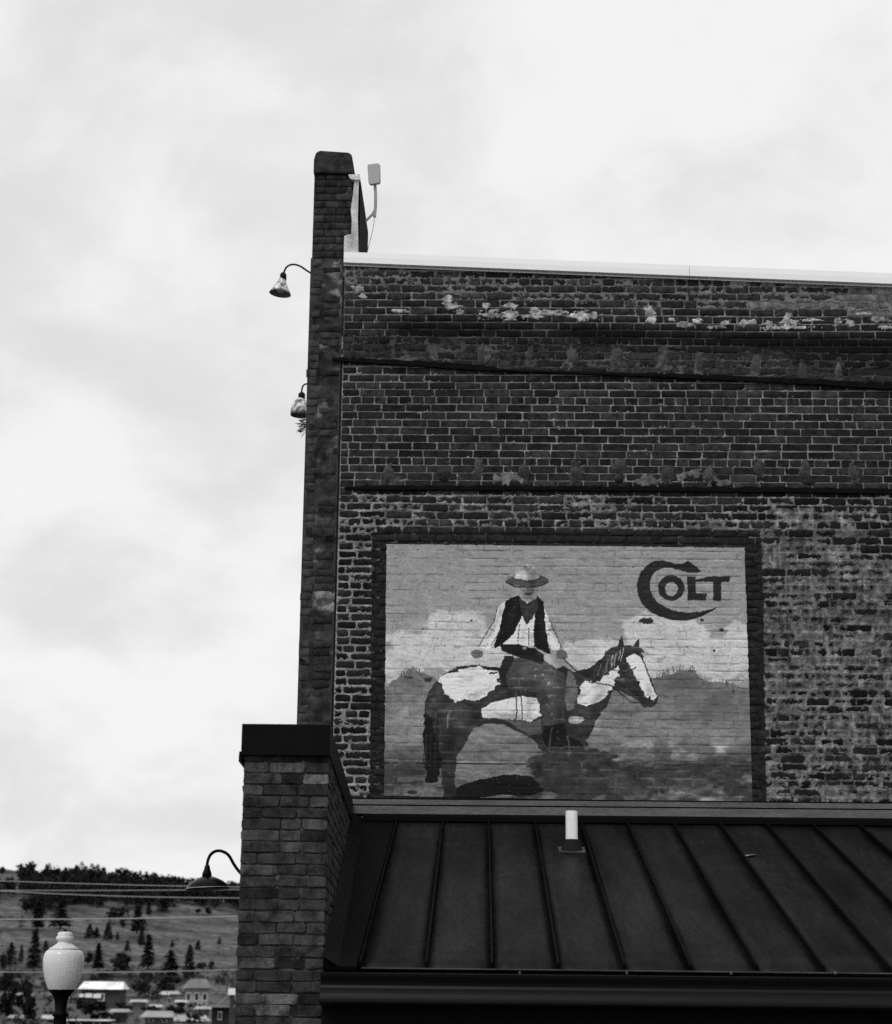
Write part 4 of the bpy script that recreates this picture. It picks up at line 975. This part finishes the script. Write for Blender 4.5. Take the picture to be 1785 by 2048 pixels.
# ridge
for (x, y, h, w) in [(4, 1752, 24, 16), (42, 1754, 26, 12), (58, 1758, 17, 14), (92, 1757, 28, 9), (109, 1762, 22, 16), (130, 1760, 24, 12), (152, 1764, 32, 20), (182, 1767, 26, 20), (206, 1768, 32, 20), (225, 1769, 28, 18), (248, 1770, 31, 18), (268, 1771, 30, 22), (290, 1772, 26, 20), (316, 1774, 29, 20), (345, 1777, 26, 22), (362, 1778, 28, 22), (380, 1779, 24, 20), (170, 1766, 24, 18), (238, 1770, 26, 18), (330, 1776, 24, 20)]:
    lb = {4: 'dark round topped skyline tree at the left edge of the picture', 42: 'narrow lone skyline pine second from the left edge', 58: 'short stubby skyline tree on the bare part of the ridge', 92: 'thin spire shaped skyline pine above the lamp globe', 109: 'broad skyline tree just right of the thin spire pine', 380: 'last skyline tree left of the barn lamp shade'}.get(x, 'dark pine standing in the closed row on the skyline')
    tree('pine_tree', lb, 'pines along the skyline', x, y, h, w, RND if w / h > .65 else CON, 1.0)
Z5 = lambda x, y: (x * .28, 1680 + y * .28)
MID = [(270,640,180,105,'C'),(430,632,180,120,'C'),(640,705,100,70,'W'),(690,700,70,50,'C'),(770,722,125,75,'W'),(840,720,60,30,'C'),(880,632,65,55,'R'),(980,668,190,110,'C'),(1062,545,120,42,'C'),(1165,512,92,90,'W'),(1420,530,50,50,'R'),(1490,540,60,52,'R'),(1230,772,58,26,'C'),(1415,787,68,50,'W'),(1568,747,50,26,'C'),(1010,765,125,55,'C'),(325,800,80,50,'W'),(910,800,80,42,'C')]
ML = ['tall dark pine on the slope left of the lamp globe finial', 'tall dark pine on the slope right behind the lamp globe finial', 'broad pine right of the lamp globe, left of a close pair', 'narrow pine touching the broad one right of the lamp globe', 'broad pine in the clearing below the thick power line', 'thin young pine at the right of the clearing clump', 'small round tree under the thick power line', 'tall ragged pine crossing the thick power line at mid slope', 'slim pine standing above the thick power line', 'broad pine below the barn lamp near the upper grass', 'small round tree on the upper slope below the barn lamp', 'small round tree on the upper slope near the pier', 'tiny lone pine on the open grass slope', 'small spreading pine on the open grass near the pier', 'tiny dark pine on the open grass closest to the pier', 'dark pine just above the tallest lower pine', 'short pine showing just behind the lamp globe top', 'slim pine rising behind the large grey bush']
for (x, y, h, w, k), lb in zip(MID, ML):
    a, b = Z5(x, y); tree('pine_tree' if k != 'R' else 'round_tree', lb, 'trees on the hillside', a, b, h * .28, w * .28, {'C': CON, 'W': WID, 'R': RND}[k], rng.uniform(.8, 1.25))
LOW = [(75,905,165,90,'W',1,'broad pine near the left edge above the lowest power line'),(150,885,130,38,'C',1.2,'thin pine between the two larger ones left of the lamp globe'),(240,945,290,100,'C',.9,'tallest dark conical pine just left of the lamp globe'),(20,945,130,70,'R',1,'dark round tree at the left edge above the lowest line'),(700,935,185,88,'C',.8,'dark pointed pine right of the lamp globe above the white roof'),(630,895,95,75,'R',1.2,'round dark tree just right of the lamp globe'),(1055,930,235,100,'C',.7,'tall black columnar pine right of the grey bush'),(1215,985,185,115,'C',.7,'broad black conical pine above the town houses'),(1350,1000,235,80,'C',1.3,'grey pointed tree nearest the pier above the pale house'),(1440,935,75,100,'R',1.7,'greyish round tree behind the pale house'),(1505,925,60,60,'R',1.6,'small greyish tree close to the pier above the town')]
for (x, y, h, w, k, tn, lb) in LOW:
    a, b = Z5(x, y); tree('pine_tree' if k != 'R' else 'round_tree', lb, 'trees at the foot of the hill', a, b, h * .28, w * .28, {'C': CON, 'W': WID, 'R': RND}[k], tn)
for (x, y, h, w, tn, lb) in [(910,935,140,195,1.0,'large dome shaped grey bush above the white roof'),(715,992,55,130,.7,'low dark bush right above the white town roof'),(1040,1115,175,130,1.3,'tall grey leafless looking bush beside the white roofed house'),(1215,1095,110,190,.55,'dark low bush in front of the town houses'),(100,1130,190,150,.6,'large dark bush mass left of the street lamp'),(30,1290,300,140,.6,'tall dark bush at the lower left corner'),(210,1290,250,160,.6,'dark bush directly left of the lamp post'),(650,1290,140,230,.8,'dark shrub below the white roofed house'),(560,1210,90,90,.6,'dark shrub between lamp post and white roofed house'),(900,1220,60,120,1.0,'low shrub right of the white roofed house wall'),(1080,1270,80,140,.7,'dark shrub at the bottom between scattered roofs'),(1290,1250,90,170,.8,'dark shrub under the pale house'),(800,1310,60,110,.7,'dark shrub at the bottom edge beside the roof edge'),(1400,1310,70,120,1.2,'grey shrub at the bottom near the pier')]:
    a, b = Z5(x, y); tree('bush', lb, 'bushes round the town', a, b, h * .28, w * .28, BSH, tn, 'bush')
# the closed wood under the ridge, one mass
V, Q, nb = [], [], 0
g2 = np.random.default_rng(99)
cnt = 0
for k in range(4600):
    x = g2.uniform(-150, 900); y = g2.uniform(1764, 1872)
    dens = fbm(np.array([x / 46.0]), np.array([y / 22.0]), 201)[0] + .24 * (1826 - y) / 40 - .04 - (.12 if x > 300 and y > 1812 else 0)
    if x < 45 and y < 1785: dens -= .5
    if dens < .50 or cnt > 1000: continue
    g = on_hill(x, y); h = g2.uniform(24, 42) * g[1] / F; v, q = (conifer(300 + k, n=150, rx=.3) if g2.random() < .5 else roundtree(300 + k, n=150, rx=.34))
    v = v * np.array([h * 1.05, h * 1.05, h]) * np.array([1.15, 1.15, 1]) + g; V.append(v); Q.append(q + nb); nb += len(v); cnt += 1
fpart('hillside_wood', np.concatenate(V), np.concatenate(Q), MT['leaf'], kind='stuff')
bpy.data.objects['hillside_wood']['label'] = 'dark closed pine wood covering the upper hillside'
V, Q, nb = [], [], 0
for k in range(700):
    x = g2.uniform(-150, 800); y = g2.uniform(1800, 2000); g = on_hill(x, y); h = g2.uniform(2, 8) * (1 + 1.6 * (y > 1945)) * g[1] / F
    v, q = roundtree(900 + k, n=30, rx=.5, low=0); v = v * np.array([h * 1.3, h * 1.3, h]) * 1.2 + g; V.append(v); Q.append(q + nb); nb += len(v)
fpart('hillside_scrub', np.concatenate(V), np.concatenate(Q), MT['leaf2'], kind='stuff')
bpy.data.objects['hillside_scrub']['label'] = 'low scrub scattered over the grassy hillside'

V, Q, nb = [], [], 0
for k in range(300):
    x = g2.uniform(-120, 480); y = g2.uniform(1952, 2062)
    if fbm(np.array([x / 40.0]), np.array([y / 18.0]), 211)[0] < .42: continue
    g = on_hill(x, y); h = g2.uniform(7, 22) * g[1] / F
    v, q = roundtree(1500 + k, n=90, rx=.5, low=0); v = v * np.array([h * 1.2, h * 1.2, h]) + g; V.append(v); Q.append(q + nb); nb += len(v)
fpart('town_scrub', np.concatenate(V), np.concatenate(Q), MT['leaf2'], kind='stuff')
bpy.data.objects['town_scrub']['label'] = 'dark scrub and hedges growing between the town houses'

# ================================================================== TOWN
def house(name, label, x0, x1, yeave, yridge, ybase, Y, wall_t, roof_t, hip=.06, wins=2, depth=None):
    a, b = P(x0, yeave, Y), P(x1, yeave, Y); zr = P((x0 + x1) / 2, yridge, Y)[2]; zb_ = min(P(x0, ybase, Y)[2], 0.3); d = depth or (b[0] - a[0]) * .8
    ze_ = a[2]; t = thing(name, label, 'house', np.array([(a[0] + b[0]) / 2, Y, 0]), 'houses in the town below the hill')
    o = part('wall', *box(a[0] + .2, b[0] - .2, Y + .3, Y + d, min(zb_, 0), ze_), MT['house_wall'], t); o.color = (wall_t,) * 3 + (1,)
    rx0, rx1 = a[0] - .2, b[0] + .2; hp = (rx1 - rx0) * hip; ov = .35
    R = [(rx0, Y - ov, ze_), (rx1, Y - ov, ze_), (rx1, Y + d + ov, ze_), (rx0, Y + d + ov, ze_), (rx0 + hp, Y + d * .45, zr), (rx1 - hp, Y + d * .45, zr)]
    o = part('roof', R, [(0, 1, 5, 4), (1, 2, 5), (2, 3, 4, 5), (3, 0, 4), (3, 2, 1, 0)], MT['house_roof'], t); o.color = (roof_t,) * 3 + (1,)
    for k in range(wins):
        xc = a[0] + (b[0] - a[0]) * (k + .6) / (wins + .2); ww = (b[0] - a[0]) * .09; zh = (ze_ - max(zb_, 0))
        fo = part('window', *box(xc - ww, xc + ww, Y + .22, Y + .32, ze_ - zh * .62, ze_ - zh * .22), MT['plain_white'], t)
        part('pane', *box(xc - ww * .8, xc + ww * .8, Y + .19, Y + .24, ze_ - zh * .58, ze_ - zh * .26), MT['pane'], fo)
    return t
h1 = house('town_house', 'house with bright white metal roof behind the street lamp', 160, 244, 1978, 1963, 2016, 250, .25, 2.8, .05, 1)
for (x0, x1, y0, y1) in [(156, 166, 1988, 1994), (168, 182, 1987, 1995), (184, 200, 1988, 1996)]:  # plain white panels on the house front
    a, b = P(x0, y1, 249), P(x1, y0, 249); part('white_panel', *box(a[0], b[0], 249.8, 250.1, a[2], b[2]), MT['plain_white'], h1)
h2 = house('town_house', 'pale house with grey hipped roof next to the pier', 368, 420, 1976, 1958, 2000, 235, 1.5, .62, .22, 3)
house('town_house', 'small pale cottage roof below the black conical pine', 322, 356, 1988, 1982, 2002, 222, 1.1, 1.0, .1, 1)
house('town_house', 'low dark house at the bottom with a thin white roof edge', 132, 216, 2041, 2039, 2060, 150, .2, 1.5, .02, 2)
house('town_house', 'grey house with pale roof at the bottom below the shrubs', 285, 345, 2034, 2022, 2060, 160, .5, .9, .12, 2)
house('town_house', 'dark shed with a flat top beside the pier', 418, 462, 2014, 2011, 2055, 140, .12, .35, .02, 1)
house('town_house', 'small white house at the bottom left of the lamp post', 86, 108, 2038, 2030, 2060, 150, 1.9, 1.2, .1, 0)
house('town_house', 'low pale roofed house at the bottom between shed and shrubs', 345, 412, 2042, 2030, 2060, 170, .8, 1.1, .12, 2)
for (x0, x1, ye_, yr_, yb_, Yh, wt, rt, lb) in [(262, 292, 2004, 1999, 2014, 215, .7, 1.3, 'tiny pale roofed shed just right of the white roofed house'), (300, 322, 2014, 2009, 2022, 205, .6, 1.1, 'tiny pale roofed shed at the centre of the town'), (352, 372, 2004, 2000, 2012, 210, 1.2, 1.4, 'tiny bright shed left of the pale hipped house'), (392, 420, 2018, 2013, 2026, 195, .5, 1.2, 'tiny pale roofed shed below the pale hipped house'), (36, 58, 1990, 1985, 2000, 230, .4, .9, 'tiny grey roofed shed among bushes left of the lamp post'), (222, 256, 2024, 2018, 2034, 180, .5, 1.0, 'small grey roofed shed below the white roofed house'), (20, 44, 2036, 2030, 2048, 165, .5, .8, 'small grey roofed shed at the bottom left corner')]:
    house('garden_shed', lb, x0, x1, ye_, yr_, yb_, Yh, wt, rt, .08, 1)['category'] = 'shed'
a = P(465, 1983, 120); up = thing('utility_pole', 'utility pole with white box at the edge of the pier', 'utility pole', np.array([a[0], 120, 0]))
part('pole', *tube([(a[0], 120, 0), (a[0], 120, a[2] + .6)], .12, 10), MT['bark'], up)
part('box', *box(a[0] - .22, a[0] + .22, 119.7, 119.95, a[2] - .2, a[2] + .2), MT['plain_white'], up)
part('guy_wire', *tube([(a[0], 120, a[2]), P(436, 2010, 120)], .03, 6), MT['wire'], up)
for (x, y, w, h, lb) in [(135, 1991, 8, 6, 'small white parked van between lamp post and white roofed house'), (66, 2016, 8, 5, 'small white parked van left of the lamp post'), (332, 1984, 16, 6, 'small white parked van under the black conical pine')]:
    c = P(x, y, 200); s = 200 / F; W2, H2 = w * s / 2, h * s
    t = thing('parked_van', lb, 'van', np.array([c[0], 200, c[2] - H2]), 'vans parked in the town')
    pv = [(-W2, 0.05), (W2, 0.05), (W2, .5 * H2), (W2 * .8, .6 * H2), (W2 * .55, H2), (-W2, H2)]
    A = [np.array([c[0] + u, 200, c[2] - H2 + k]) for u, k in pv]; B = [p + np.array([0, W2 * .8, 0]) for p in A]; n = 6
    part('body', A + B, [tuple(range(n)), tuple(range(2 * n - 1, n - 1, -1))] + [(i, n + i, n + (i + 1) % n, (i + 1) % n) for i in range(n)], MT['plain_white'], t)
    part('window', *box(c[0] + W2 * .1, c[0] + W2 * .55, 199.98, 200.02, c[2] - H2 * .42, c[2] - H2 * .12), MT['pane'], t)
    for u in (-.55, .55): part('wheel', *tube([(c[0] + u * W2, 199.96, c[2] - H2 + .03), (c[0] + u * W2, 200.1, c[2] - H2 + .03)], H2 * .18, 12), MT['rubber'], t)
